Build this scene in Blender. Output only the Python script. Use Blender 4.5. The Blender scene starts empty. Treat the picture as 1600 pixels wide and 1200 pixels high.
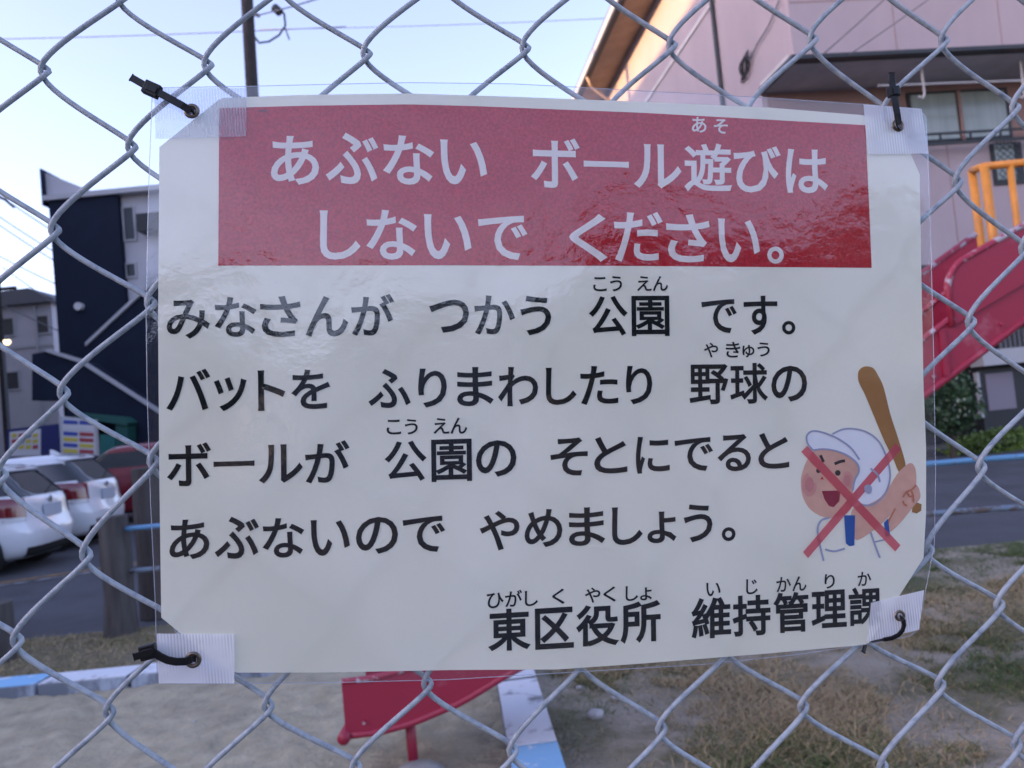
import bpy, bmesh, math, random
import numpy as np
from mathutils import Vector, Matrix, Euler, noise
R = math.radians
random.seed(7); rng = np.random.default_rng(7)
S = bpy.context.scene
COL = S.collection

# ------------------------------------------------------------------ camera
F = 1200.0                       # focal length in photo pixels (1600 wide)
CAMZ = 1.5
PITCH, ROLL = 2.4, -5.55
cam = bpy.data.cameras.new('camera')
cam.sensor_width = 36; cam.lens = 36*F/1600; cam.clip_start = .02; cam.clip_end = 900
camo = bpy.data.objects.new('camera', cam); COL.objects.link(camo)
MC = Matrix.Rotation(R(90+PITCH), 3, 'X') @ Matrix.Rotation(R(ROLL), 3, 'Z')
camo.matrix_world = Matrix.Translation((0, 0, CAMZ)) @ MC.to_4x4()
cam.dof.use_dof = True; cam.dof.focus_distance = .43; cam.dof.aperture_fstop = 16
S.camera = camo
# ------------------------------------------------------------------ sky, sun, exposure
SUN_EL, SUN_AZ = 12.0, -110.0      # azimuth measured from +Y towards +X
W = bpy.data.worlds.new('World'); S.world = W; W.use_nodes = True
nt = W.node_tree; nt.nodes.clear()
sky = nt.nodes.new('ShaderNodeTexSky'); sky.sky_type = 'NISHITA'; sky.sun_disc = False
sky.sun_elevation = R(SUN_EL); sky.sun_rotation = R(SUN_AZ)
sky.air_density = 1.0; sky.dust_density = 2.0; sky.ozone_density = 4.0
bg = nt.nodes.new('ShaderNodeBackground'); bg.inputs[1].default_value = .15
wo = nt.nodes.new('ShaderNodeOutputWorld')
hs = nt.nodes.new('ShaderNodeHueSaturation'); hs.inputs['Saturation'].default_value = .84
tn = nt.nodes.new('ShaderNodeMix'); tn.data_type = 'RGBA'; tn.blend_type = 'MULTIPLY'; tn.inputs[0].default_value = 1
tn.inputs[7].default_value = (1.17, .905, .925, 1)
nt.links.new(sky.outputs[0], hs.inputs['Color']); nt.links.new(hs.outputs[0], tn.inputs[6]); nt.links.new(tn.outputs[2], bg.inputs[0]); nt.links.new(bg.outputs[0], wo.inputs[0])
sun = bpy.data.lights.new('sun', 'SUN'); sun.energy = 2.0; sun.angle = R(.5); sun.color = (1, .55, .22)
so = bpy.data.objects.new('sun', sun); COL.objects.link(so)
sd = Vector((math.sin(R(SUN_AZ))*math.cos(R(SUN_EL)), math.cos(R(SUN_AZ))*math.cos(R(SUN_EL)), math.sin(R(SUN_EL))))
so.rotation_euler = (-sd).to_track_quat('-Z', 'Y').to_euler()
so.location = (-20, -10, 20)
vs = S.view_settings; vs.view_transform = 'Standard'; vs.look = 'None'; vs.gamma = 1; vs.use_curve_mapping = False
vs.exposure = 2.35

# ------------------------------------------------------------------ helpers
def ray(px, py):
    return (MC @ Vector(((px-800)/F, (600-py)/F, -1)))
O = Vector((0, 0, CAMZ))
def at_y(px, py, Y):             # the point of the place seen at a photo pixel, Y metres ahead
    d = ray(px, py); return O + d*(Y/d.y)
def gnd(px, py, z=0.0):
    d = ray(px, py); return O + d*((z-CAMZ)/d.z)

def link(o, parent=None, mat=None):
    COL.objects.link(o)
    if parent is not None: o.parent = parent
    if mat is not None: o.data.materials.append(mat)
    return o
def tag(o, label=None, cat=None, group=None, kind=None):
    if label: o['label'] = label
    if cat: o['category'] = cat
    if group: o['group'] = group
    if kind: o['kind'] = kind
    return o
def thing(name, label, cat, loc=(0, 0, 0), rz=0, group=None):
    o = bpy.data.objects.new(name, None); COL.objects.link(o)
    o.location = loc; o.rotation_euler = (0, 0, rz); o.empty_display_size = .1
    return tag(o, label, cat, group)
class MB:
    def __init__(s): s.v = []; s.f = []
    def add(s, vs_, fs): n = len(s.v); s.v += [tuple(p) for p in vs_]; s.f += [tuple(n+i for i in f) for f in fs]; return s
    def box(s, x0, x1, y0, y1, z0, z1, M=None):
        p = [Vector((x, y, z)) for z in (z0, z1) for y in (y0, y1) for x in (x0, x1)]
        if M is not None: p = [M @ q for q in p]
        return s.add(p, [(0,2,3,1),(4,5,7,6),(0,1,5,4),(2,6,7,3),(0,4,6,2),(1,3,7,5)])
    def hexa(s, p):              # eight points, bottom ring then top ring
        return s.add(p, [(3,2,1,0),(4,5,6,7),(0,1,5,4),(1,2,6,5),(2,3,7,6),(3,0,4,7)])
    def tube(s, pts, r, n=8, cap=True, rr=None):
        pts = [Vector(p) for p in pts]; N = len(pts); rings = []
        up = None
        for i, p in enumerate(pts):
            t = (pts[min(i+1, N-1)]-pts[max(i-1, 0)]).normalized()
            if up is None:
                a = Vector((0, 0, 1)) if abs(t.z) < .9 else Vector((1, 0, 0))
                up = (a-t*a.dot(t)).normalized()
            else:
                up = (up-t*up.dot(t)).normalized()
            b = t.cross(up); q = rr[i] if rr else r
            rings.append([p+(up*math.cos(2*math.pi*k/n)+b*math.sin(2*math.pi*k/n))*q for k in range(n)])
        vv = [v for g in rings for v in g]; ff = []
        for i in range(N-1):
            for k in range(n):
                a, b_ = i*n+k, i*n+(k+1) % n
                ff.append((a, b_, b_+n, a+n))
        if cap: ff += [tuple(range(n-1, -1, -1)), tuple((N-1)*n+k for k in range(n))]
        return s.add(vv, ff)
    def prism(s, poly, d0, d1, fn):     # poly in 2D, fn(u, v, d) -> point
        n = len(poly); vv = [fn(u, v, d0) for u, v in poly]+[fn(u, v, d1) for u, v in poly]
        ff = [tuple(range(n-1, -1, -1)), tuple(range(n, 2*n))]+[(i, (i+1) % n, n+(i+1) % n, n+i) for i in range(n)]
        return s.add(vv, ff)
    def grid(s, fn, nu, nv):
        vv = [fn(i/nu, j/nv) for j in range(nv+1) for i in range(nu+1)]
        ff = [(j*(nu+1)+i, j*(nu+1)+i+1, (j+1)*(nu+1)+i+1, (j+1)*(nu+1)+i) for j in range(nv) for i in range(nu)]
        return s.add(vv, ff)
    def build(s, name, mat, parent=None, smooth=False, bevel=0, sub=0):
        me = bpy.data.meshes.new(name); me.from_pydata(s.v, [], s.f); me.validate(); me.update()
        o = bpy.data.objects.new(name, me); link(o, parent, mat)
        if smooth: me.shade_smooth()
        if bevel:
            m = o.modifiers.new('b', 'BEVEL'); m.width = bevel; m.segments = 2; m.limit_method = 'ANGLE'
        if sub:
            m = o.modifiers.new('s', 'SUBSURF'); m.levels = m.render_levels = sub
        return o
def lerp(a, b, t): return a+(b-a)*t
def polyline(pts, t):            # point at fraction t of a polyline, by x-parameter or length
    L = [0]
    for a, b in zip(pts, pts[1:]): L.append(L[-1]+math.hypot(b[0]-a[0], b[1]-a[1]))
    d = t*L[-1]
    for i in range(len(pts)-1):
        if d <= L[i+1]+1e-9 or i == len(pts)-2:
            k = (d-L[i])/max(L[i+1]-L[i], 1e-9); return (lerp(pts[i][0], pts[i+1][0], k), lerp(pts[i][1], pts[i+1][1], k))

# ------------------------------------------------------------------ materials
def mat(name, col, rough=.7, metal=0, var=None, vscale=5, bump=0, bscale=50, bdist=.01, spec=.5, coat=0, col2=None, detail=4, stretch=None, thresh=None, emit=None):
    m = bpy.data.materials.new(name); m.use_nodes = True; n = m.node_tree.nodes; l = m.node_tree.links
    b = n['Principled BSDF']; b.inputs['Roughness'].default_value = rough; b.inputs['Metallic'].default_value = metal
    b.inputs['Specular IOR Level'].default_value = spec; b.inputs['Coat Weight'].default_value = coat
    b.inputs['Base Color'].default_value = (*col, 1)
    tc = n.new('ShaderNodeTexCoord'); src = tc.outputs['Object']
    if stretch:
        mp = n.new('ShaderNodeMapping'); mp.inputs['Scale'].default_value = stretch; l.new(src, mp.inputs[0]); src = mp.outputs[0]
    if var or col2:
        no = n.new('ShaderNodeTexNoise'); no.inputs['Scale'].default_value = vscale; no.inputs['Detail'].default_value = detail; no.inputs['Roughness'].default_value = .6
        l.new(src, no.inputs['Vector'])
        r = n.new('ShaderNodeValToRGB'); e = r.color_ramp.elements
        c2 = col2 or tuple(c*(1-var) for c in col); c1 = col if col2 else tuple(min(1, c*(1+var)) for c in col)
        lo, hi = thresh or (.32, .68)
        e[0].position = lo; e[0].color = (*c2, 1); e[1].position = hi; e[1].color = (*c1, 1)
        l.new(no.outputs[0], r.inputs[0]); l.new(r.outputs[0], b.inputs['Base Color'])
    if bump:
        no2 = n.new('ShaderNodeTexNoise'); no2.inputs['Scale'].default_value = bscale; no2.inputs['Detail'].default_value = 5
        l.new(src, no2.inputs['Vector'])
        bp = n.new('ShaderNodeBump'); bp.inputs['Strength'].default_value = bump; bp.inputs['Distance'].default_value = bdist
        l.new(no2.outputs[0], bp.inputs['Height']); l.new(bp.outputs[0], b.inputs['Normal'])
    if emit:
        b.inputs['Emission Color'].default_value = (*emit[0], 1); b.inputs['Emission Strength'].default_value = emit[1]
    return m
M = {}
M['wire'] = mat('wire_coating', (.16, .20, .24), .48, .0, col2=(.31, .355, .385), detail=8, vscale=190, bump=.25, bscale=900, bdist=.0004, thresh=(.45, .7))
M['steel'] = mat('galvanised_steel', (.35, .37, .39), .45, .6, var=.15, vscale=20)
M['black'] = mat('black_nylon', (.005, .005, .006), .38, spec=.3)
M['brass'] = mat('aged_brass', (.16, .13, .10), .38, .85, var=.3, vscale=900)
M['ink'] = mat('black_print', (.003, .004, .005), .9, spec=.05, var=.25, vscale=900)
M['sand'] = mat('sand', (.43, .39, .27), .95, col2=(.27, .245, .17), vscale=7, bump=1, bscale=34, bdist=.02, detail=9)
M['asphalt'] = mat('asphalt', (.060, .064, .075), .9, var=.25, vscale=1.2, bump=.6, bscale=180, bdist=.01)
M['grassbase'] = mat('dirt_and_grass', (.34, .30, .235), .95, col2=(.15, .14, .08), vscale=1.5, bump=1, bscale=35, bdist=.03, detail=10, thresh=(.42, .58))
M['kerbw'] = mat('painted_concrete', (.62, .66, .70), .8, col2=(.20, .21, .22), vscale=5, bump=.4, bscale=60, bdist=.006, thresh=(.36, .46), detail=8)
M['kerbb'] = mat('light_blue_paint', (.22, .46, .70), .75, col2=(.62, .66, .70), vscale=9, bump=.3, bscale=60, bdist=.005, thresh=(.35, .42), detail=8)
M['kerbface'] = mat('worn_kerb_face', (.36, .42, .50), .85, col2=(.14, .165, .20), vscale=7, bump=.5, bscale=50, bdist=.006, thresh=(.48, .62), detail=9, stretch=(1, 1, .4))
M['concrete'] = mat('concrete', (.33, .33, .31), .9, var=.2, vscale=14, bump=.5, bscale=90, bdist=.005)
M['red'] = mat('red_slide_paint', (.29, .016, .045), .45, col2=(.36, .10, .13), thresh=(.28, .40), vscale=6, detail=9, bump=.15, bscale=40, bdist=.004)
M['redrim'] = mat('worn_red_rim', (.31, .02, .05), .5, col2=(.42, .38, .40), vscale=22, thresh=(.42, .47), stretch=(1, 1, 1), detail=6)
M['orange'] = mat('orange_paint', (.60, .24, .035), .5, var=.15, vscale=9)
M['bluepipe'] = mat('peeling_blue_paint', (.11, .29, .50), .6, col2=(.13, .13, .13), vscale=13, thresh=(.36, .44), detail=8)
M['greypipe'] = mat('worn_grey_blue_paint', (.15, .22, .30), .7, col2=(.10, .09, .085), vscale=13, thresh=(.46, .54), detail=8)
M['post'] = mat('imitation_wood_concrete', (.070, .065, .062), .9, var=.35, vscale=14, bump=1, bscale=22, bdist=.02, stretch=(1, 1, .12))
M['postd'] = mat('dark_timber', (.050, .047, .046), .9, var=.35, vscale=14, bump=1, bscale=22, bdist=.02, stretch=(1, 1, .12))
M['navy'] = mat('navy_cladding', (.010, .016, .034), .8, spec=.25, var=.1, vscale=2)
M['white'] = mat('white_render', (.50, .50, .53), .8, var=.06, vscale=1.2)
M['whitetrim'] = mat('pale_metal_trim', (.42, .43, .45), .5)
M['glass'] = mat('window_glass', (.05, .06, .065), .08, spec=.8)
M['curtain'] = mat('glass_with_pale_curtain', (.24, .29, .27), .15, spec=.7, var=.12, vscale=2, stretch=(4, 1, .2))
M['pink'] = mat('pink_wall_render', (.365, .31, .33), .85, var=.07, vscale=.8, bump=.2, bscale=30, bdist=.01, stretch=(1, 1, .5))
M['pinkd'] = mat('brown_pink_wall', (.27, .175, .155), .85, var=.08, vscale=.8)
M['soffit'] = mat('soffit_board', (.36, .27, .20), .8, var=.15, vscale=2)
M['under'] = mat('grey_balcony_underside', (.48, .47, .47), .9, var=.12, vscale=2)
M['dark'] = mat('dark_metal', (.02, .024, .028), .5)
M['darkroom'] = mat('dark_wall_with_shade', (.03, .03, .034), .9)  # shade of the set-back ground storey is put into this colour
M['carwhite'] = mat('white_car_paint', (.66, .69, .73), .18, coat=1)
M['carred'] = mat('dark_red_car_paint', (.16, .008, .018), .25, coat=1)
M['carglass'] = mat('tinted_car_glass', (.010, .014, .016), .04, spec=.9)
M['tail'] = mat('tail_lamp_red', (.14, .005, .012), .12, coat=1)
M['clear'] = mat('clear_lamp_lens', (.45, .45, .48), .1, coat=1)
M['plate'] = mat('number_plate', (.42, .47, .56), .5)
M['rubber'] = mat('tyre_rubber', (.012, .012, .013), .85)
M['alloy'] = mat('alloy_rim', (.35, .36, .38), .3, .9)
M['polewood'] = mat('dark_pole', (.030, .026, .024), .85, var=.3, vscale=6)
M['cable'] = mat('black_cable', (.02, .022, .024), .6)
M['cablegrey'] = mat('grey_cable', (.14, .15, .17), .7)
M['leaf'] = mat('dark_leaves', (.035, .075, .030), .55, var=.5, vscale=3)
M['leafl'] = mat('light_green_leaves', (.12, .19, .035), .6, var=.4, vscale=3)
M['bark'] = mat('bark', (.05, .04, .03), .9, bump=1, bscale=20, bdist=.02)
M['roof'] = mat('grey_roof', (.10, .11, .125), .7)
M['stone'] = mat('pale_pebble', (.42, .41, .40), .8, var=.2, vscale=40)

def mixmat(name, build):
    m = bpy.data.materials.new(name); m.use_nodes = True; n = m.node_tree.nodes; l = m.node_tree.links
    n.clear(); out = n.new('ShaderNodeOutputMaterial'); l.new(build(n, l), out.inputs[0]); return m
def sh_paper(n, l, col, col2, scale=12, trans=.35, rough=.7, thr=(.3, .7), det=6, bumpd=.00008, grain=500):
    tc = n.new('ShaderNodeTexCoord')
    no = n.new('ShaderNodeTexNoise'); no.inputs['Scale'].default_value = scale; no.inputs['Detail'].default_value = det; l.new(tc.outputs['Object'], no.inputs['Vector'])
    r = n.new('ShaderNodeValToRGB'); r.color_ramp.elements[0].color = (*col2, 1); r.color_ramp.elements[1].color = (*col, 1)
    r.color_ramp.elements[0].position, r.color_ramp.elements[1].position = thr
    l.new(no.outputs[0], r.inputs[0])
    d = n.new('ShaderNodeBsdfDiffuse'); t = n.new('ShaderNodeBsdfTranslucent'); l.new(r.outputs[0], d.inputs[0]); l.new(r.outputs[0], t.inputs[0])
    mx = n.new('ShaderNodeMixShader'); mx.inputs[0].default_value = trans; l.new(d.outputs[0], mx.inputs[1]); l.new(t.outputs[0], mx.inputs[2])
    return mx.outputs[0]
M['paper'] = mixmat('notice_paper', lambda n, l: sh_paper(n, l, (.94, .915, .74), (.86, .83, .64), 9, .40))
M['banner'] = mixmat('red_print', lambda n, l: sh_paper(n, l, (.55, .020, .034), (.38, .010, .020), 620, .22, thr=(.35, .65), det=2))
M['bannertext'] = mixmat('unprinted_lettering', lambda n, l: sh_paper(n, l, (.92, .91, .83), (.86, .85, .77), 60, .3))
def flat(name, c, var=.1): return mixmat(name, lambda n, l: sh_paper(n, l, c, tuple(x*(1-var) for x in c), 200, .2))
def sh_film(n, l, tint, fac0, rough, haze, ribs=0, hz=(.75, .80, .88), wav=(.0035, 26), fine=.00003, ribalpha=0, ribscale=0, rim=0):
    tc = n.new('ShaderNodeTexCoord')
    no = n.new('ShaderNodeTexNoise'); no.inputs['Scale'].default_value = wav[1]; no.inputs['Detail'].default_value = 7; no.inputs['Roughness'].default_value = .55
    l.new(tc.outputs['Object'], no.inputs['Vector'])
    bp = n.new('ShaderNodeBump'); bp.inputs['Strength'].default_value = 1; bp.inputs['Distance'].default_value = wav[0]; l.new(no.outputs[0], bp.inputs['Height'])
    nf = n.new('ShaderNodeTexNoise'); nf.inputs['Scale'].default_value = 900; nf.inputs['Detail'].default_value = 2; l.new(tc.outputs['Object'], nf.inputs['Vector'])
    b2 = n.new('ShaderNodeBump'); b2.inputs['Strength'].default_value = 1; b2.inputs['Distance'].default_value = fine; l.new(nf.outputs[0], b2.inputs['Height']); l.new(bp.outputs[0], b2.inputs['Normal'])
    tr = n.new('ShaderNodeBsdfTransparent'); tr.inputs[0].default_value = (*tint, 1)
    gl = n.new('ShaderNodeBsdfGlossy'); gl.inputs['Roughness'].default_value = rough; l.new(b2.outputs[0], gl.inputs['Normal'])
    df = n.new('ShaderNodeBsdfDiffuse'); df.inputs[0].default_value = (*hz, 1)
    tl = n.new('ShaderNodeBsdfTranslucent'); tl.inputs[0].default_value = (*hz, 1)
    ds = n.new('ShaderNodeMixShader'); ds.inputs[0].default_value = .5; l.new(df.outputs[0], ds.inputs[1]); l.new(tl.outputs[0], ds.inputs[2])
    m1 = n.new('ShaderNodeMixShader'); m1.inputs[0].default_value = haze; l.new(tr.outputs[0], m1.inputs[1]); l.new(ds.outputs[0], m1.inputs[2])
    if ribs:
        wv = n.new('ShaderNodeTexWave'); wv.inputs['Scale'].default_value = ribscale; wv.inputs['Distortion'].default_value = .6; wv.bands_direction = 'X'
        l.new(tc.outputs['Object'], wv.inputs['Vector'])
        n3 = n.new('ShaderNodeTexNoise'); n3.inputs['Scale'].default_value = 42; l.new(tc.outputs['Object'], n3.inputs['Vector'])
        rp = n.new('ShaderNodeMapRange'); rp.inputs[1].default_value = .42; rp.inputs[2].default_value = .62; l.new(n3.outputs[0], rp.inputs[0])
        mu = n.new('ShaderNodeMath'); mu.operation = 'MULTIPLY'; l.new(wv.outputs[1], mu.inputs[0]); l.new(rp.outputs[0], mu.inputs[1])
        ma = n.new('ShaderNodeMath'); ma.operation = 'MULTIPLY_ADD'; ma.inputs[1].default_value = ribs; ma.inputs[2].default_value = haze
        ma.use_clamp = True
        l.new(mu.outputs[0], ma.inputs[0]); l.new(ma.outputs[0], m1.inputs[0])
    fr = n.new('ShaderNodeLayerWeight'); fr.inputs['Blend'].default_value = .18; l.new(b2.outputs[0], fr.inputs['Normal'])
    ad = n.new('ShaderNodeMath'); ad.operation = 'MULTIPLY_ADD'; ad.inputs[1].default_value = .8; ad.inputs[2].default_value = fac0; ad.use_clamp = True
    l.new(fr.outputs['Fresnel'], ad.inputs[0])
    m2 = n.new('ShaderNodeMixShader'); l.new(ad.outputs[0], m2.inputs[0]); l.new(m1.outputs[0], m2.inputs[1]); l.new(gl.outputs[0], m2.inputs[2])
    return m2.outputs[0]
M['film'] = mixmat('laminate_film', lambda n, l: sh_film(n, l, (.96, .98, 1), .09, .04, .016, wav=(.0011, 22)))
M['tapeclear'] = mixmat('clear_ribbed_tape', lambda n, l: sh_film(n, l, (.90, .93, 1), .03, .2, .24, ribs=.32, ribscale=210))
M['tapemilky'] = mixmat('milky_ribbed_tape', lambda n, l: sh_film(n, l, (.9, .94, 1), .07, .2, .62, ribs=.22, ribscale=190, hz=(.86, .89, .93)))
M['tapewhite'] = mixmat('white_ribbed_tape', lambda n, l: sh_film(n, l, (.9, .93, 1), .05, .25, .90, ribs=-.35, ribscale=200, hz=(.90, .92, .95)))
def sh_cross(n, l):
    tr = n.new('ShaderNodeBsdfTransparent'); tr.inputs[0].default_value = (.95, .45, .5, 1)
    d = n.new('ShaderNodeBsdfDiffuse'); d.inputs[0].default_value = (.62, .10, .13, 1)
    mx = n.new('ShaderNodeMixShader'); mx.inputs[0].default_value = .55; l.new(tr.outputs[0], mx.inputs[1]); l.new(d.outputs[0], mx.inputs[2]); return mx.outputs[0]
M['cross'] = mixmat('translucent_red_print', sh_cross)

# ------------------------------------------------------------------ setting: ground, roads, sand
def sheet(name, pts, z, m, zf=None):
    b = MB(); b.add([(x, y, z) for x, y in pts], [tuple(range(len(pts)))]); o = b.build(name, m); tag(o, kind='structure'); return o
sheet('ground', [(-400, -400), (400, -400), (400, 600), (-400, 600)], -.012, mat('far_ground', (.10, .10, .095), .95, var=.2, vscale=.3))
def hgt(x, y, a, sc, seed): return a*noise.noise(Vector((x*sc+seed, y*sc, seed)))
def terrain(name, x0, x1, y0, y1, step, base, fn, m, side=0):
    nu, nv = int((x1-x0)/step), int((y1-y0)/step)
    def pt(u, v):
        y = lerp(y0, y1, v); xa_ = KX(min(y, 4.9)) if side > 0 else x0; xb2 = KX(min(y, 4.9)) if side < 0 else x1; x = lerp(xa_, xb2, u); return (x, y, base+fn(x, y))
    b = MB(); b.grid(pt, nu, nv)
    o = b.build(name, m, smooth=True); tag(o, kind='structure'); return o
ROADY = 6.65
ka, kb = gnd(786, 1087, .113), gnd(800, 1200, .113); kc, kd = gnd(825, 1040, .113), gnd(884, 1200, .113)
def onl(a_, b_, y): return a_.x+(b_.x-a_.x)*(y-a_.y)/(b_.y-a_.y)
KX = lambda y: (onl(ka, kb, y)+onl(kc, kd, y))/2
terrain('sandpit', -5.2, .03, 1.5, 4.9, .022, .042, lambda x, y: hgt(x, y, .028, 2.2, 3)+hgt(x, y, .022, 6, 9)+hgt(x, y, .012, 14, 5)+hgt(x, y, .006, 30, 2), M['sand'], side=-1)
terrain('park_lawn', .12, 6.5, -3.5, ROADY, .08, .008, lambda x, y: hgt(x, y, .02, 1.6, 1)+hgt(x, y, .008, 6, 2), M['grassbase'], side=1)
terrain('verge', -8.5, KX(4.9), 4.95, ROADY, .08, .008, lambda x, y: hgt(x, y, .015, 1.6, 4)+hgt(x, y, .008, 6, 6), mat('dry_verge', (.20, .17, .12), .95, col2=(.12, .11, .055), vscale=3, bump=1, bscale=35, bdist=.03, detail=10))
sheet('road', [(-60, ROADY-.1), (40, ROADY-.1), (40, 14.6), (-60, 14.6)], -.004, M['asphalt'])
sheet('car_park', [(-60, 14.3), (4.0, 14.3), (4.0, 24.5), (-60, 24.5)], .0, mat('car_park_asphalt', (.05, .052, .058), .9, var=.2, vscale=.8))
b = MB()
p0, p1 = gnd(-60, 922), gnd(300, 868)
dv = Vector((p1.x-p0.x, p1.y-p0.y, 0)).normalized(); nv_ = Vector((-dv.y, dv.x, 0))
b.add([tuple(Vector((p0.x, p0.y, .006))+nv_*0), tuple(Vector((p1.x, p1.y, .006))), tuple(Vector((p1.x, p1.y, .006))+nv_*.16), tuple(Vector((p0.x, p0.y, .006))+nv_*.16)], [(0, 1, 2, 3)])
o = b.build('road_line', mat('worn_ochre_line', (.26, .16, .07), .9, col2=(.07, .07, .07), vscale=9, thresh=(.40, .5), detail=8)); tag(o, kind='structure')
b = MB(); b.add([tuple(Vector((p0.x, p0.y, .006))-nv_*.22), tuple(Vector((p1.x, p1.y, .006))-nv_*.22), tuple(Vector((p1.x, p1.y, .006))-nv_*.12), tuple(Vector((p0.x, p0.y, .006))-nv_*.12)], [(0, 1, 2, 3)])
o = b.build('road_edge_line', mat('worn_white_line', (.34, .35, .37), .9, col2=(.07, .07, .07), vscale=7, thresh=(.46, .56), detail=8)); tag(o, kind='structure')

# sandpit kerb: a run of painted concrete blocks along two edges
kerb = thing('sandpit_kerb', 'low white and light blue painted concrete kerb around the sandpit', 'kerb', (0, 4.95, 0))
def kerbrun(a, c, w, segs, z1=.113):
    a, c = Vector(a), Vector(c); d = c-a; nn = Vector((-d.y, d.x)).normalized()*w/2
    for i, (t0, t1, mm) in enumerate(segs):
        q0, q1 = a+d*(t0+.002), a+d*(t1-.002); b = MB(); p = []
        for z in (-.02, z1+random.uniform(-.004, .004)):
            p += [(q0.x-nn.x, q0.y-nn.y-4.95, z), (q1.x-nn.x, q1.y-nn.y-4.95, z), (q1.x+nn.x, q1.y+nn.y-4.95, z), (q0.x+nn.x, q0.y+nn.y-4.95, z)]
        b.hexa(p); blk = b.build('kerb_block', M['kerbface'], kerb, bevel=.012)
        q2 = [Vector(v) for v in p[4:]]; cc_ = sum(q2, Vector())/4; q2 = [cc_+(v-cc_)*.985 for v in q2]
        b = MB(); b.hexa([(v.x, v.y, v.z-.002) for v in q2]+[(v.x, v.y, v.z+.004) for v in q2]); b.build('painted_top', mm, blk, bevel=.002)
kerbrun((-5.4, 5.0), (KX(4.9)+.11, 5.0), .22, [(0, .27, M['kerbw']), (.27, .34, M['kerbw']), (.34, .42, M['kerbb']), (.42, .53, M['kerbw']), (.53, .62, M['kerbw']), (.62, .82, M['kerbb']), (.82, 1, M['kerbw'])])
kerbrun((KX(4.885), 4.885), (KX(1.3), 1.3), min(.24, max(.16, kd.x-kb.x)), [(0, .21, M['kerbw']), (.21, .44, M['kerbw']), (.44, .515, M['kerbb']), (.515, .75, M['kerbw']), (.75, 1, M['kerbb'])])

# grass: blades nobody could count
def blades(name, area, n, hmin, hmax, pal, dens, seed, wid=.006):
    g = np.random.default_rng(seed); vv = []; ff = []; mi = []
    k = 0
    while k < n:
        x = g.uniform(area[0], area[1]); y = g.uniform(area[2], area[3])
        if x > -1 and y < 5.1 and abs(x-KX(y)) < .13: continue
        q = noise.noise(Vector((x*1.3+seed, y*1.3, 2)))+.5*noise.noise(Vector((x*5, y*5, seed)))
        if q < dens: 
            if g.random() > .12: k += .25; continue
        k += 1
        h = g.uniform(hmin, hmax)*(1+.8*max(q, 0)); a = g.uniform(0, 6.283); lean = g.uniform(.5, 2.0)*h; h *= .75
        cx, sx = math.cos(a)*wid*.5, math.sin(a)*wid*.5; b_ = g.uniform(0, 6.283)
        lx, ly = math.cos(b_)*lean, math.sin(b_)*lean
        z = .0
        i = len(vv)
        vv += [(x-cx, y-sx, z), (x+cx, y+sx, z), (x+cx*.7+lx*.4, y+sx*.7+ly*.4, z+h*.6), (x-cx*.7+lx*.4, y-sx*.7+ly*.4, z+h*.6), (x+lx, y+ly, z+h)]
        ff += [(i, i+1, i+2, i+3), (i+3, i+2, i+4)]
        green = noise.noise(Vector((x*.9+7, y*.9+area[4], 5)))+g.normal()*.22+(.55 if y > 5.6 else 0)*(1 if x > 0 else 0)
        c = 0 if green < -.02 else (1 if green < .22 else 2)
        mi += [c, c]
    me = bpy.data.meshes.new(name); me.from_pydata(vv, [], ff)
    for p in pal: me.materials.append(p)
    me.polygons.foreach_set('material_index', mi); me.update()
    o = bpy.data.objects.new(name, me); COL.objects.link(o); return o
gp = [mat('dry_straw', (.42, .33, .19), .9), mat('olive_grass', (.20, .175, .08), .9), mat('green_grass', (.085, .125, .035), .8)]
o = blades('lawn_grass', (.06, 4.6, 2.3, 6.62, 3), 125000, .02, .06, gp, -.12, 11); tag(o, 'short dry and green grass growing in patches on the park ground', 'grass', kind='stuff')
o = blades('verge_grass', (-6.0, -.1, 5.14, 6.62, 3), 26000, .015, .045, gp, -.25, 23); tag(o, 'short dry grass on the verge between sandpit kerb and road', 'grass', kind='stuff')
# pebbles
def pebble(p, r, label, group=None, m=None, nm='stone'):
    bm = bmesh.new(); bmesh.ops.create_icosphere(bm, subdivisions=2, radius=r)
    for v in bm.verts: v.co *= 1+.35*noise.noise(v.co*(1.6/r)+Vector(p)); v.co.z *= .65
    me = bpy.data.meshes.new(nm); bm.to_mesh(me); bm.free(); me.shade_smooth()
    o = bpy.data.objects.new(nm, me); link(o, None, m or M['stone']); o.location = p; return tag(o, label, 'stone', group)
q = gnd(932, 1126); pebble((q.x, q.y, .03), .040, 'pale round stone lying in the scrub right of the sandpit kerb')
q = gnd(962, 1098); pebble((q.x, q.y, .025), .022, 'small pale stone beside the scrub behind the larger round stone')
q = gnd(905, 1080); pebble((q.x, q.y, .02), .017, 'small white chip of stone just right of the sandpit kerb')
for i in range(12):
    q = gnd(random.uniform(10, 520), random.uniform(1105, 1195))
    pebble((q.x, q.y, .045), random.uniform(.005, .010), 'tiny pale pebble lying on the sandpit sand', 'pebbles in the sandpit')

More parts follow.
